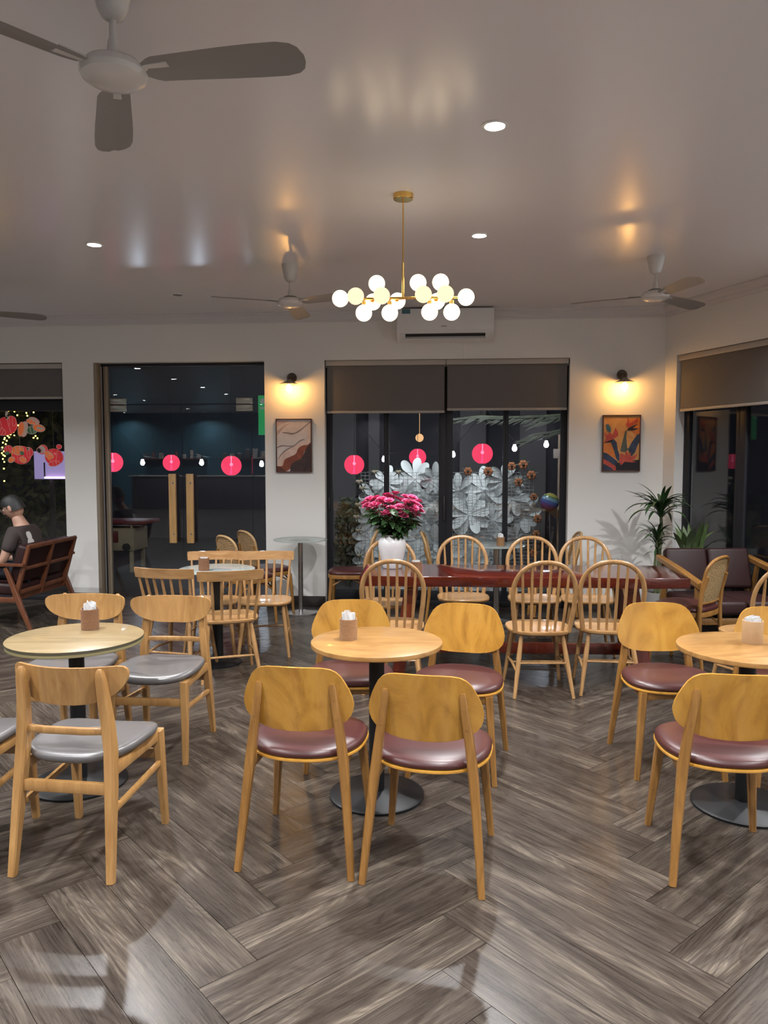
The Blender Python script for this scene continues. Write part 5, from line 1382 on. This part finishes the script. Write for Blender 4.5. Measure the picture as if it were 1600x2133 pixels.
# dark leafy shrub, overhanging branch (leaf masses)
M['shrub'] = plain('dark_shrub_leaf', (0.045, 0.055, 0.025, 1), 0.6, var=0.5, vscale=4)
M['frond'] = plain('grey_green_frond', (0.045, 0.05, 0.034, 1), 0.6, var=0.3, vscale=5)
def leaf_cloud(boxes, L, W, n, seed, Yd):
    mb = MB(); r_ = random.Random(seed)
    for _ in range(n):
        bx = r_.choice(boxes)
        c = Vector((r_.uniform(bx[0], bx[1]), r_.uniform(-Yd, Yd), r_.uniform(bx[2], bx[3])))
        d = Vector((r_.uniform(-1, 1), r_.uniform(-.5, .5), r_.uniform(-1, .4))).normalized(); s = d.cross(Vector((r_.uniform(-.3, .3), 1, r_.uniform(-.3, .3)))).normalized()
        l = L * r_.uniform(0.6, 1.2)
        mb.poly([c, c + d * l * 0.4 + s * W, c + d * l, c + d * l * 0.4 - s * W])
    return mb
sa = on_y(702, 1035, 9.6); sb = on_y(750, 1240, 9.6)
sh = empty('leafy_shrub', ((sa.x + sb.x) / 2, 9.6, -0.02), 0, 'dark leafy shrub outside the window next to the white paper flowers', 'shrub')
w_ = (sb.x - sa.x) / 2
leaf_cloud([(-w_, w_, 0.1, sa.z - 0.15), (-w_ * 0.6, w_ * 0.8, 0.4, sa.z)], 0.10, 0.02, 520, 5, 0.2).build('foliage', M['shrub'], sh, smooth=0).__setitem__('kind', 'stuff')
MB().tube([(0, 0, 0), (0.03, 0, 0.5), (-0.02, 0, 1.0)], [0.02, 0.016, 0.008], 8).build('stem', M['stem'], sh)
br = empty('overhanging_branch', on_y(1180, 900, 10.0), 0, 'overhanging palm-like leafy branch outside the top of the window', 'branch')
mbs = MB(); o0 = br.location.copy()
for pa in ([(950, 872), (1000, 866), (1060, 868), (1120, 866), (1180, 862)], [(1098, 920), (1130, 902), (1160, 898), (1185, 892)], [(1120, 882), (1150, 872), (1185, 864)]):
    pts = [on_y(x, y, 10.0) - o0 for x, y in pa]
    mbs.tube(pts, 0.006, 5)
    lv = MB(); r_ = random.Random(len(pa))
    for a, b_ in zip(pts, pts[1:]):
        for t in range(9):
            c = a.lerp(b_, t / 9)
            for sgn in (-1, 1):
                d = Vector((-0.75, r_.uniform(-.2, .2), -0.45 if sgn < 0 else -0.15)).normalized(); s_ = d.cross(Vector((0, 1, 0)))
                l = r_.uniform(0.14, 0.24)
                lv.poly([c, c + d * l * 0.4 + s_ * 0.016, c + d * l, c + d * l * 0.4 - s_ * 0.016])
    lv.build('frond', M['frond'], br, smooth=0)
tk = on_y(1222, 900, 10.0) - o0
mbs.tube([on_y(1185, 862, 10.0) - o0, tk + Vector((0, 0, 0.1))], 0.008, 5); mbs.tube([on_y(1185, 892, 10.0) - o0, tk], 0.008, 5)
mbs.build('twig', M['stem'], br)
MB().tube([(tk.x + 0.03, 0, -0.02 - o0.z), (tk.x - 0.01, 0, -o0.z * 0.5), (tk.x, 0, 0.6)], [0.05, 0.04, 0.03], 8).build('trunk', M['stem'], br)
# rainbow balloon on a slim timber post
bp_ = on_y(1165, 1040, 9.9)
po = empty('timber_post', (bp_.x, 9.9, -0.02), 0, 'slim pale timber post outside at the window edge behind the balloon', 'post')
MB().box((0, 0, 0.95), (0.045, 0.045, 1.90), None, 0.003).build('shaft', plain('weathered_timber', (0.22, 0.15, 0.10, 1), 0.7, var=0.25, vscale=12), po)
MB().box((0.0, 0, on_y(1150, 945, 9.9).z + 0.02), (0.16, 0.05, 0.12), None, 0.003).build('bracket', plain('weathered_bracket', (0.25, 0.2, 0.17, 1), 0.7), po)
def rainbow():
    m, N, L, P = new_mat('rainbow_foil')
    tc = N.new('ShaderNodeTexCoord'); sp_ = N.new('ShaderNodeSeparateXYZ'); L.new(tc.outputs['Object'], sp_.inputs[0])
    mr = N.new('ShaderNodeMapRange'); mr.inputs['From Min'].default_value = -1; mr.inputs['From Max'].default_value = 1
    ad = N.new('ShaderNodeMath'); ad.operation = 'MULTIPLY_ADD'; ad.inputs[1].default_value = 0.35
    L.new(sp_.outputs['X'], ad.inputs[0]); L.new(sp_.outputs['Z'], ad.inputs[2]); L.new(ad.outputs[0], mr.inputs['Value'])
    cr = N.new('ShaderNodeValToRGB'); cr.color_ramp.interpolation = 'CONSTANT'
    cols = [lin(110, 50, 74), lin(84, 56, 104), lin(62, 80, 128), lin(96, 124, 140), lin(74, 100, 62), lin(140, 132, 64)]
    cr.color_ramp.elements[0].color = cols[0]; cr.color_ramp.elements[1].position = 0.84; cr.color_ramp.elements[1].color = cols[5]
    for k in range(1, 5):
        e = cr.color_ramp.elements.new(0.12 + 0.17 * k - 0.05); e.color = cols[k]
    L.new(mr.outputs[0], cr.inputs['Fac']); L.new(cr.outputs['Color'], P.inputs['Base Color']); P.inputs['Roughness'].default_value = 0.25
    return m
bq = on_y(1145, 1046, 9.7); br_ = 19 * 9.7 / FPX
bl = empty('foil_balloon', bq, 0, 'round rainbow-striped foil balloon outside the window', 'balloon')
link_mesh('envelope', MB().sphere((0, 0, 0), 1.0, 28, 16, (1, 0.55, 1)).mesh('envelope', rainbow(), 60), bl, None, None, None, (br_, br_, br_))
MB().tube([(0, 0, -br_), (0.02, 0.05, -0.6), (0, 0.12, -bq.z)], 0.002, 4).build('ribbon', M['wire'], bl)

# green hanging banner with white marks
bn0 = on_y(538, 824, 9.4); bn1 = on_y(562, 906, 9.4)
bn = empty('green_banner', ((bn0.x + bn1.x) / 2, 9.4, bn1.z), 0, 'green lit hanging banner with white marks outside the door by the wall lamp', 'banner')
w_, h_ = bn1.x - bn0.x, bn0.z - bn1.z
MB().box((0, 0, h_ / 2), (w_, 0.02, h_), None, 0.002).build('panel', plain('green_banner_face', (0.03, 0.28, 0.09, 1), 0.5, emit=(0.03, 0.35, 0.10, 1), es=0.35), bn, smooth=0)
wp = plain('white_print', (0.7, 0.75, 0.7, 1), 0.5)
MB().lathe([(0.022, -0.0125), (0.034, -0.0125), (0.034, -0.0105), (0.022, -0.0105)], 24, (-0.01, 0, h_ * 0.86), 'y').build('round_mark', wp, bn)
MB().box((-0.008, -0.0115, h_ * 0.68), (0.075, 0.002, 0.024)).build('bar_mark', wp, bn, smooth=0)
MB().tube([(0, 0, h_), (0, 0, 3.4 - bn1.z)], 0.005, 5).build('cord', M['cord'], bn)
# red and cream box cart
ct = on_y(252, 1140, 10.6)
cq = on_y(250, 1100, 10.6)
ca = empty('toy_cart', (cq.x, 10.6, -0.02), 0, 'low red and cream box cart standing outside the glass door', 'cart')
red = plain('cart_red', (0.16, 0.012, 0.014, 1), 0.5, var=0.2, vscale=8); cream = plain('cart_cream', (0.36, 0.30, 0.20, 1), 0.6, var=0.15, vscale=8)
zc = cq.z
MB().box((0, 0, zc - 0.12), (0.62, 0.5, 0.32), None, 0.02).build('body', cream, ca)
MB().box((0.06, 0, zc + 0.12), (0.86, 0.56, 0.05), None, 0.02).build('roof', red, ca)
MB().box((-0.05, -0.255, zc - 0.08), (0.26, 0.012, 0.16), None, 0.01).build('panel', red, ca)
for sx in (-1, 1):
    for sy in (-1, 1):
        MB().box((sx * 0.25, sy * 0.2, (zc - 0.28) / 2), (0.05, 0.05, zc - 0.28), None, 0.005).build('leg', cream, ca)
        MB().box((sx * 0.27, sy * 0.22, zc + 0.07), (0.03, 0.03, 0.08)).build('roof_post', cream, ca)
    MB().lathe([(0, -0.02), (0.05, -0.02), (0.05, 0.02), (0, 0.02)], 18, (sx * 0.2, -0.27, zc - 0.22), 'y').build('wheel', M['dark_plastic'], ca)

# ------------------------------------------------------------------ fish lanterns, fairy lights, lavender lit sign beyond window_1
M['fred'] = plain('red_cellophane', (0.50, 0.025, 0.035, 1), 0.25, var=0.3, vscale=12, emit=(0.9, 0.05, 0.06, 1), es=0.28)
M['forange'] = plain('orange_cellophane', (0.60, 0.16, 0.05, 1), 0.25, var=0.3, vscale=12, emit=(1.0, 0.20, 0.06, 1), es=0.30)
M['fwhite'] = plain('white_painted_rim', (0.60, 0.56, 0.50, 1), 0.5, emit=(1, 0.85, 0.7, 1), es=0.10)
M['fgreen'] = plain('green_painted_patch', (0.10, 0.22, 0.12, 1), 0.5, emit=(0.3, 0.6, 0.3, 1), es=0.06)
M['fline'] = plain('pale_pink_line', (0.55, 0.20, 0.18, 1), 0.5, emit=(1, 0.4, 0.35, 1), es=0.2)
M['fdark'] = plain('dark_painted_eye', (0.01, 0.01, 0.01, 1), 0.4)
def ell(cx, cz, rx_, rz_, a=0, n=22, y=0.0):
    out = []
    for k in range(n):
        t = 2 * PI * k / n
        x, z = rx_ * math.cos(t), rz_ * math.sin(t)
        out.append((cx + x * math.cos(a) - z * math.sin(a), y, cz + x * math.sin(a) + z * math.cos(a)))
    return out
FSHY = 8.62
sc_ = FSHY / FPX
def fish(cx, cy, shapes, lab):
    o = on_y(cx, cy, FSHY)
    f = empty('fish_lantern', o, 0, lab, 'lantern', 'red fish-shaped cellophane lanterns')
    for k, (nm, mt, x, z, a, b_, ang, dep) in enumerate(shapes):
        mb = MB(); mb.sphere((0, 0, 0), 1.0, 20, 12)
        mb.build(nm, M[mt], f, ((x - cx) * sc_, -dep, (cy - z) * sc_), (0, -math.radians(ang), 0), smooth=60).scale = (a * sc_, max(0.012, min(a, b_) * sc_ * 0.45), b_ * sc_)
        if min(a, b_) > 4.5 and nm not in ('pupil', 'eye'):
            rim = [(a * sc_ * 0.97 * math.cos(2 * PI * i / 26), -0.006, b_ * sc_ * 0.97 * math.sin(2 * PI * i / 26)) for i in range(26)]
            rm_ = MB().tube(rim, 0.0035, 5, closed=True)
            if a > 9:
                for q_ in (-0.35, 0.25):
                    rm_.tube([(a * sc_ * (q_ + 0.18 * math.cos(t * 0.9)), -max(0.012, min(a, b_) * sc_ * 0.45) * math.cos(t) * 0.96 - 0.002, b_ * sc_ * 0.9 * math.sin(t)) for t in [-1.2 + 0.3 * i for i in range(9)]], 0.0028, 5)
            rm_.build('painted_line', M['fwhite'] if mt in ('forange', 'fgreen') else M['fline'], f, ((x - cx) * sc_, -dep, (cy - z) * sc_), (0, -math.radians(ang), 0))
    MB().tube([(0, 0, 0), (0, 0, 2.5 - o.z)], 0.002, 4).build('cord', M['wire'], f)
fish(20, 885, [('body', 'fred', 12, 888, 26, 20, 15, 0), ('head', 'fred', 27, 878, 11, 12, 0, 0.02), ('eye', 'fwhite', 26, 871, 3.5, 3.5, 0, 0.10), ('pupil', 'fdark', 26, 871, 1.8, 1.8, 0, 0.115), ('horn', 'fwhite', 17, 858, 3, 9, -18, 0.02), ('fin', 'fred', 6, 900, 10, 8, -30, 0.04)], 'red fish lantern with a white horn, topmost among the fairy lights')
fish(62, 890, [('fin', 'fwhite', 50, 894, 8, 17, -10, 0.0), ('body', 'forange', 46, 894, 7, 16, -10, 0.03), ('crest', 'fwhite', 72, 877, 13, 8, -20, 0), ('tail', 'forange', 86, 892, 14, 8, -12, 0.03), ('belly', 'fgreen', 70, 896, 12, 9, 10, 0.02), ('stripe', 'forange', 70, 879, 11, 5, -20, 0.04), ('tip', 'fwhite', 94, 893, 8, 3, -10, 0.08)], 'striped orange, white and green tail-up fish lantern above the twin red fish')
fish(42, 947, [('body', 'fred', 45, 948, 22, 20, 0, 0), ('crest', 'forange', 43, 938, 14, 10, 0, 0.05), ('head', 'fred', 18, 936, 10, 9, 20, 0.02), ('head', 'fred', 64, 942, 10, 11, 0, 0.02), ('eye', 'fwhite', 11, 935, 3.2, 3.2, 0, 0.10), ('pupil', 'fdark', 11, 935, 1.6, 1.6, 0, 0.115), ('eye', 'fwhite', 71, 935, 3.2, 3.2, 0, 0.10), ('pupil', 'fdark', 71, 935, 1.6, 1.6, 0, 0.115), ('patch', 'fgreen', 24, 944, 5, 4, 30, 0.10), ('patch', 'fgreen', 57, 944, 5, 4, -30, 0.10), ('fin', 'forange', 30, 958, 8, 6, 30, 0.07), ('fin', 'forange', 56, 958, 8, 6, -30, 0.07)], 'twin-headed red fish lantern with green patches beyond the window')
fish(112, 950, [('body', 'fred', 113, 952, 21, 18, -10, 0), ('patch', 'forange', 108, 948, 11, 7, -30, 0.06), ('tail', 'fred', 88, 936, 11, 10, 30, 0), ('tail_rim', 'fwhite', 89, 936, 8, 8, 30, 0.03), ('tail_inner', 'fdark', 86, 938, 5, 6, 30, 0.06), ('fin', 'fred', 127, 930, 6, 5, 0, 0.02), ('belly', 'fred', 118, 966, 13, 6, 10, 0.05), ('spot', 'forange', 113, 955, 4, 4, 0, 0.115)], 'red fish lantern with curled striped tail beside the white wall edge')
tag(MB().span((-6.2, FSHY - 0.015, 2.49), (-4.05, FSHY + 0.015, 2.52)).span((-6.2, WY + WT, 2.49), (-6.17, FSHY, 2.52)).span((-4.08, WY + WT, 2.49), (-4.05, FSHY, 2.52)).build('hanging_rail', M['dark_alu'], smooth=0), 'dark metal rail outside the window holding the fish lanterns', 'rail')
rr = random.Random(9)
fy = empty('fairy_lights', on_y(10, 900, FSHY + 0.12), 0, 'tangled string of tiny yellow fairy lights among the fish lanterns', 'string lights')
FB = MB().sphere((0, 0, 0), 0.0085, 8, 6).mesh('bulb', emissive('yellow_fairy_bulb', (1.0, 0.72, 0.05, 1), 22.0))
pts = [(18, 870), (30, 857), (36, 865), (55, 860), (57, 866), (70, 859), (25, 892), (28, 900), (30, 907), (22, 905), (16, 908), (10, 912), (14, 918), (9, 915), (6, 922), (12, 925), (19, 911), (8, 940), (4, 944), (10, 950), (6, 956), (9, 962), (8, 976), (9, 1002), (78, 913), (74, 908), (38, 886), (24, 886), (3, 935), (7, 948), (30, 878), (2, 900), (70, 912), (5, 932)]
pq = [on_y(x, y, FSHY + 0.12 + rr.uniform(-.03, .05)) - fy.location for x, y in pts]
for a in pq: link_mesh('bulb', FB, fy, None, a)
MB().tube(sorted(pq, key=lambda v: -v.z), 0.0015, 4).build('cable', M['cord'], fy)
# background hedge behind the lanterns
ha, hb = on_y(-60, 850, 10.2), on_y(140, 1240, 10.2)
hd_ = empty('garden_hedge', ((ha.x + hb.x) / 2, 10.2, -0.02), 0, 'dim leafy hedge in the dark garden beyond the fish lanterns', 'hedge')
w_ = (hb.x - ha.x) / 2
leaf_cloud([(-w_, w_, 0.05, ha.z)], 0.16, 0.035, 900, 15, 0.35).build('foliage', plain('hedge_leaf', (0.07, 0.085, 0.035, 1), 0.6, var=0.5, vscale=3), hd_, smooth=0).__setitem__('kind', 'stuff')
for k in range(4): MB().tube([(-w_ + w_ * 0.5 * (k + 0.5), 0, 0), (-w_ + w_ * 0.5 * (k + 0.6), 0, 1.2)], [0.02, 0.01], 6).build('stem', M['stem'], hd_)
sa, sb = on_y(70, 940, 9.6), on_y(140, 998, 9.6)
sg = empty('lavender_sign', ((sa.x + sb.x) / 2, 9.6, sb.z), 0, 'lavender back-lit board with pink light tube under the red fish lantern', 'sign')
w_, h_ = sb.x - sa.x, sa.z - sb.z
MB().box((0, 0.02, h_ / 2), (w_, 0.04, h_), None, 0.004).build('board', plain('lavender_board', (0.35, 0.30, 0.50, 1), 0.5, emit=(0.45, 0.36, 0.75, 1), es=0.45), sg, smooth=0)
MB().tube([(-w_ * 0.15, -0.03, 0.02), (w_ * 0.5, -0.03, 0.02)], 0.012, 8).build('light_tube', emissive('pink_tube', (1.0, 0.62, 0.95, 1), 3.0), sg)
MB().tube([(-w_ * 0.16, -0.02, h_ * 0.6), (-w_ * 0.16, -0.02, 0.02)], 0.010, 6).build('bracket', M['cord'], sg)
MB().box((0, 0.02, -sb.z / 2 - 0.01), (0.05, 0.04, sb.z - 0.0), None, 0.003).build('stand', M['cord'], sg)

# ================================================================== PERSON ON THE BENCH (front faces local +y, turned to face the window side)
M['skin'] = plain('skin', (0.42, 0.24, 0.17, 1), 0.5, var=0.06, vscale=12)
M['hair'] = plain('black_hair', (0.012, 0.011, 0.011, 1), 0.55, bump=0.5, bscale=180)
M['tee'] = plain('dark_brown_tshirt', (0.040, 0.028, 0.027, 1), 0.85, bump=0.15, bscale=120, var=0.15, vscale=8)
M['jeans'] = plain('dark_trousers', (0.018, 0.020, 0.028, 1), 0.85, bump=0.2, bscale=200)
def skin_mesh(name, verts, edges, radii, mat, parent, root=0, sub=2):
    me = bpy.data.meshes.new(name); me.from_pydata(verts, edges, []); me.materials.append(mat)
    o = bpy.data.objects.new(name, me); COL.objects.link(o); o.parent = parent
    o.modifiers.new('Skin', 'SKIN')
    for i, r in enumerate(radii):
        sv = me.skin_vertices[0].data[i]
        sv.radius = r if isinstance(r, tuple) else (r, r); sv.use_root = (i == root)
    o.modifiers['Skin'].use_smooth_shade = True
    s = o.modifiers.new('Sub', 'SUBSURF'); s.levels = sub; s.render_levels = sub
    return o
hp = on_y(24, 1066, 7.05)
PX0, PZ = hp.x + 0.145, hp.z
pr = empty('person', (PX0, 7.05, 0), math.radians(90), 'person in dark brown T-shirt and glasses sitting on the walnut bench, head bowed', 'person')
SZ = 0.43
hz = PZ - 0.02
verts = [(0, 0.02, SZ + 0.09), (0, 0.0, SZ + 0.24), (0, 0.02, hz - 0.22), (0, 0.045, hz - 0.13), (0, 0.075, hz - 0.065), (0, 0.10, hz - 0.01),
         (0.155, 0.045, hz - 0.165), (0.215, 0.12, hz - 0.44), (0.15, 0.33, hz - 0.46), (-0.155, 0.045, hz - 0.165), (-0.215, 0.12, hz - 0.44), (-0.15, 0.33, hz - 0.46),
         (0.09, 0.02, SZ + 0.07), (0.115, 0.44, SZ + 0.075), (0.11, 0.46, 0.09), (0.115, 0.58, 0.045), (-0.09, 0.02, SZ + 0.07), (-0.115, 0.44, SZ + 0.075), (-0.11, 0.46, 0.09), (-0.115, 0.58, 0.045)]
edges = [(0, 1), (1, 2), (2, 3), (3, 4), (4, 5), (2, 6), (6, 7), (7, 8), (2, 9), (9, 10), (10, 11), (0, 12), (12, 13), (13, 14), (14, 15), (0, 16), (16, 17), (17, 18), (18, 19)]
rad = [(0.125, 0.10), (0.13, 0.10), (0.13, 0.095), 0.080, 0.060, 0.060, 0.058, 0.042, 0.030, 0.058, 0.042, 0.030, 0.085, 0.058, 0.038, 0.034, 0.085, 0.058, 0.038, 0.034]
skin_mesh('body', verts, edges, rad, M['skin'], pr)
# T-shirt and trousers grow over the same pose
tv = [(0, 0.02, SZ + 0.10), (0, -0.005, SZ + 0.24), (0, 0.015, hz - 0.22), (0, 0.042, hz - 0.125), (0.155, 0.042, hz - 0.165), (0.205, 0.085, hz - 0.36), (-0.155, 0.042, hz - 0.165), (-0.205, 0.085, hz - 0.36)]
skin_mesh('t_shirt', tv, [(0, 1), (1, 2), (2, 3), (2, 4), (4, 5), (2, 6), (6, 7)], [(0.155, 0.125), (0.155, 0.125), (0.15, 0.118), (0.088, 0.078), 0.075, 0.066, 0.075, 0.066], M['tee'], pr)
jv = [(0, 0.0, SZ + 0.085), (0.09, 0.03, SZ + 0.075), (0.115, 0.44, SZ + 0.085), (0.11, 0.46, 0.10), (-0.09, 0.03, SZ + 0.075), (-0.115, 0.44, SZ + 0.085), (-0.11, 0.46, 0.10)]
skin_mesh('trousers', jv, [(0, 1), (1, 2), (2, 3), (0, 4), (4, 5), (5, 6)], [(0.13, 0.10), 0.095, 0.072, 0.058, 0.095, 0.072, 0.058], M['jeans'], pr)
for s in (-1, 1):
    MB().sphere((s * 0.115, 0.56, 0.038), 1.0, 18, 10, (0.048, 0.125, 0.038)).build('shoe', plain('dark_shoe', (0.03, 0.03, 0.035, 1), 0.5), pr, smooth=60)
    MB().sphere((s * 0.115, 0.56, 0.012), 1.0, 18, 6, (0.050, 0.128, 0.012)).build('shoe_sole', M['white_plastic'], pr, smooth=60)
# head
def head_mesh():
    mb = MB(); n, m = 28, 22
    R = []
    for j in range(m + 1):
        th = PI * j / m
        ring = []
        for i in range(n):
            a = 2 * PI * i / n
            x, y, z = math.sin(th) * math.cos(a), math.sin(th) * math.sin(a), -math.cos(th)
            sx, sy, sz = 0.078, 0.098, 0.118
            if z < -0.1: sx *= 1 - 0.30 * (-z - 0.1); sy *= 1 - 0.12 * (-z)
            px, py, pz = x * sx, y * sy, z * sz
            if y > 0.55 and abs(x) < 0.6:
                if -0.35 < z < 0.18:
                    k = math.exp(-(x / 0.16) ** 2) * math.exp(-((z + 0.16) / 0.15) ** 2); py += 0.028 * k
                k = math.exp(-((abs(x) - 0.36) / 0.15) ** 2) * math.exp(-((z - 0.06) / 0.09) ** 2); py -= 0.010 * k
                k = math.exp(-(x / 0.25) ** 2) * math.exp(-((z + 0.50) / 0.07) ** 2); py += 0.007 * k
                k = math.exp(-(x / 0.30) ** 2) * math.exp(-((z + 0.80) / 0.12) ** 2); py += 0.012 * k
            ring.append((px, py, pz))
        R.append(ring)
    mb.loft(R[1:-1])
    return mb
hd = head_mesh().build('head', M['skin'], pr, (0, 0.125, hz + 0.06), (math.radians(-24), 0, 0), smooth=70)
for s in (-1, 1):
    MB().sphere((s * 0.079, -0.004, -0.008), 1.0, 12, 10, (0.011, 0.020, 0.032)).build('ear', M['skin'], hd, smooth=70)
    MB().sphere((s * 0.030, 0.083, 0.008), 0.011, 10, 8).build('eye', plain('eye_white', (0.6, 0.6, 0.6, 1), 0.3), hd, smooth=70)
    MB().lathe([(0.020, -0.001), (0.023, -0.001), (0.023, 0.001), (0.020, 0.001)], 20, (s * 0.032, 0.103, 0.008), 'y').tube([(s * 0.055, 0.102, 0.012), (s * 0.080, 0.07, 0.014), (s * 0.083, 0.0, 0.012)], 0.0022, 6).build('glasses_frame', plain('light_metal_glasses', (0.5, 0.45, 0.4, 1), 0.25, metal=1.0), hd)
MB().tube([(-0.022, 0.098, -0.058), (0, 0.103, -0.057), (0.022, 0.098, -0.058)], [0.002, 0.005, 0.002], 8).build('mouth', plain('lips', (0.32, 0.12, 0.10, 1), 0.5), hd)
hb_ = MB(); n = 28; rings = []
for j in range(11):
    th = PI * 0.5 * j / 10
    ring = []
    for i in range(n):
        a = 2 * PI * i / n
        low = 0.035 if math.sin(a) > 0.35 else (-0.045 if math.sin(a) < -0.2 else 0.0)
        z = low + (0.128 - low) * math.sin(th); c_ = max(0.02, math.cos(th)) ** 0.72
        ring.append((0.085 * c_ * math.cos(a), 0.106 * c_ * math.sin(a) - 0.003, z))
    rings.append(ring)
hb_.loft(rings); hb_.build('hair', M['hair'], hd, smooth=70)
# hands with five fingers resting forward
for s in (-1, 1):
    v = [(s * 0.15, 0.33, hz - 0.46), (s * 0.135, 0.375, hz - 0.465), (s * 0.125, 0.415, hz - 0.47)]
    e = [(0, 1), (1, 2)]; r = [(0.024, 0.018), (0.034, 0.016), (0.036, 0.014)]
    for k, (dx, L) in enumerate(((-0.030, 0.062), (-0.010, 0.074), (0.010, 0.070), (0.029, 0.055))):
        i0 = len(v)
        v += [(s * (0.125 + dx), 0.435, hz - 0.47), (s * (0.125 + dx * 1.05), 0.435 + L * 0.55, hz - 0.478), (s * (0.125 + dx * 1.05), 0.435 + L * 0.9, hz - 0.498)]
        e += [(2, i0), (i0, i0 + 1), (i0 + 1, i0 + 2)]; r += [0.009, 0.0085, 0.0075]
    i0 = len(v)
    v += [(s * 0.095, 0.385, hz - 0.472), (s * 0.078, 0.415, hz - 0.480), (s * 0.074, 0.440, hz - 0.488)]
    e += [(1, i0), (i0, i0 + 1), (i0 + 1, i0 + 2)]; r += [0.011, 0.0095, 0.008]
    skin_mesh('hand', v, e, r, M['skin'], pr, 0, 1)
# plain white patches printed on the back of the shirt
wpm = plain('white_shirt_print', (0.55, 0.54, 0.52, 1), 0.8)
for zz, a, b_ in ((hz - 0.175, 0.040, 0.040), (hz - 0.262, 0.052, 0.055)):
    mb = MB(); F_ = []
    for j in range(9):
        v = -1 + 2 * j / 8
        row = []
        for i in range(9):
            u = -1 + 2 * i / 8
            k = (abs(u) ** 3 + abs(v) ** 3) ** (1 / 3) if (u or v) else 1
            k = max(abs(u), abs(v)) / k if k else 1
            row.append((u * k * a, 0, v * k * b_))
        F_.append(row)
    mb.loft(F_, False, False, closed=False)
    pt = mb.build('shirt_print', wpm, pr, (-0.075, -0.15, zz), (math.radians(-16), 0, 0), smooth=70)
    sw = pt.modifiers.new('Wrap', 'SHRINKWRAP'); sw.target = [c for c in pr.children if c.name.startswith('t_shirt')][0]; sw.offset = 0.003; sw.wrap_method = 'PROJECT'; sw.use_project_y = True; sw.use_positive_direction = True; sw.use_negative_direction = True; sw.project_limit = 0.15

# ================================================================== THE FAR PART OF THE ROOM (seen mirrored in the glass)
cn = empty('service_counter', (-7.6, -7.3, 0), 0, 'long dark service counter before the teal wall, seen mirrored in the glass door', 'counter')
MB().box((0, 0, 0.50), (4.6, 0.65, 1.0), None, 0.01).build('body', plain('counter_front', (0.06, 0.055, 0.06, 1), 0.4), cn)
MB().box((0, 0, 1.02), (4.75, 0.75, 0.04), None, 0.008).build('worktop', plain('counter_top', (0.35, 0.32, 0.30, 1), 0.25), cn)
for k in range(2):
    sh_ = empty('wall_shelf', (-9.2 + 2.7 * k, YB, 1.55), 0, ('long wall shelf with jars on the teal wall, mirrored in the glass door' if k == 0 else 'long wall shelf with boxes on the teal wall, mirrored in the glass door'), 'shelf')
    MB().box((0, 0.14, 0), (2.2, 0.28, 0.035), None, 0.004).build('board', M['walnut'], sh_)
    for xx in (-0.9, 0.9): MB().box((xx, 0.10, -0.10), (0.03, 0.2, 0.17)).build('bracket', M['black'], sh_)
    rr = random.Random(50 + k)
    for j in range(8):
        h_ = rr.uniform(0.14, 0.34); w_ = rr.uniform(0.08, 0.15)
        it = empty('storage_jar' if k == 0 else 'storage_box', (-9.2 + 2.7 * k - 0.95 + j * 0.26, YB + 0.15, 1.568), 0, ('jar standing on the shelf on the teal wall' if k == 0 else 'box standing on the shelf on the teal wall'), 'jar' if k == 0 else 'box', 'things on the mirrored wall shelves')
        mt = plain('shelf_item', random.Random(j + 9 * k).choice([(0.5, 0.45, 0.4, 1), (0.3, 0.1, 0.08, 1), (0.5, 0.5, 0.5, 1), (0.15, 0.12, 0.1, 1)]), 0.5)
        if k == 0:
            MB().lathe([(0, 0), (w_ * 0.5, 0), (w_ * 0.52, h_ * 0.1), (w_ * 0.52, h_ * 0.75), (w_ * 0.38, h_ * 0.85), (0, h_ * 0.86)], 20).build('body', mt, it)
            MB().lathe([(0, h_ * 0.85), (w_ * 0.4, h_ * 0.85), (w_ * 0.4, h_), (0, h_)], 20).build('lid', M['black'], it)
        else:
            MB().box((0, 0, h_ * 0.45), (w_, 0.14, h_ * 0.9), None, 0.004).build('body', mt, it)
            MB().box((0, 0, h_ * 0.95), (w_ + 0.006, 0.146, h_ * 0.1), None, 0.003).build('lid', M['napkin'], it)
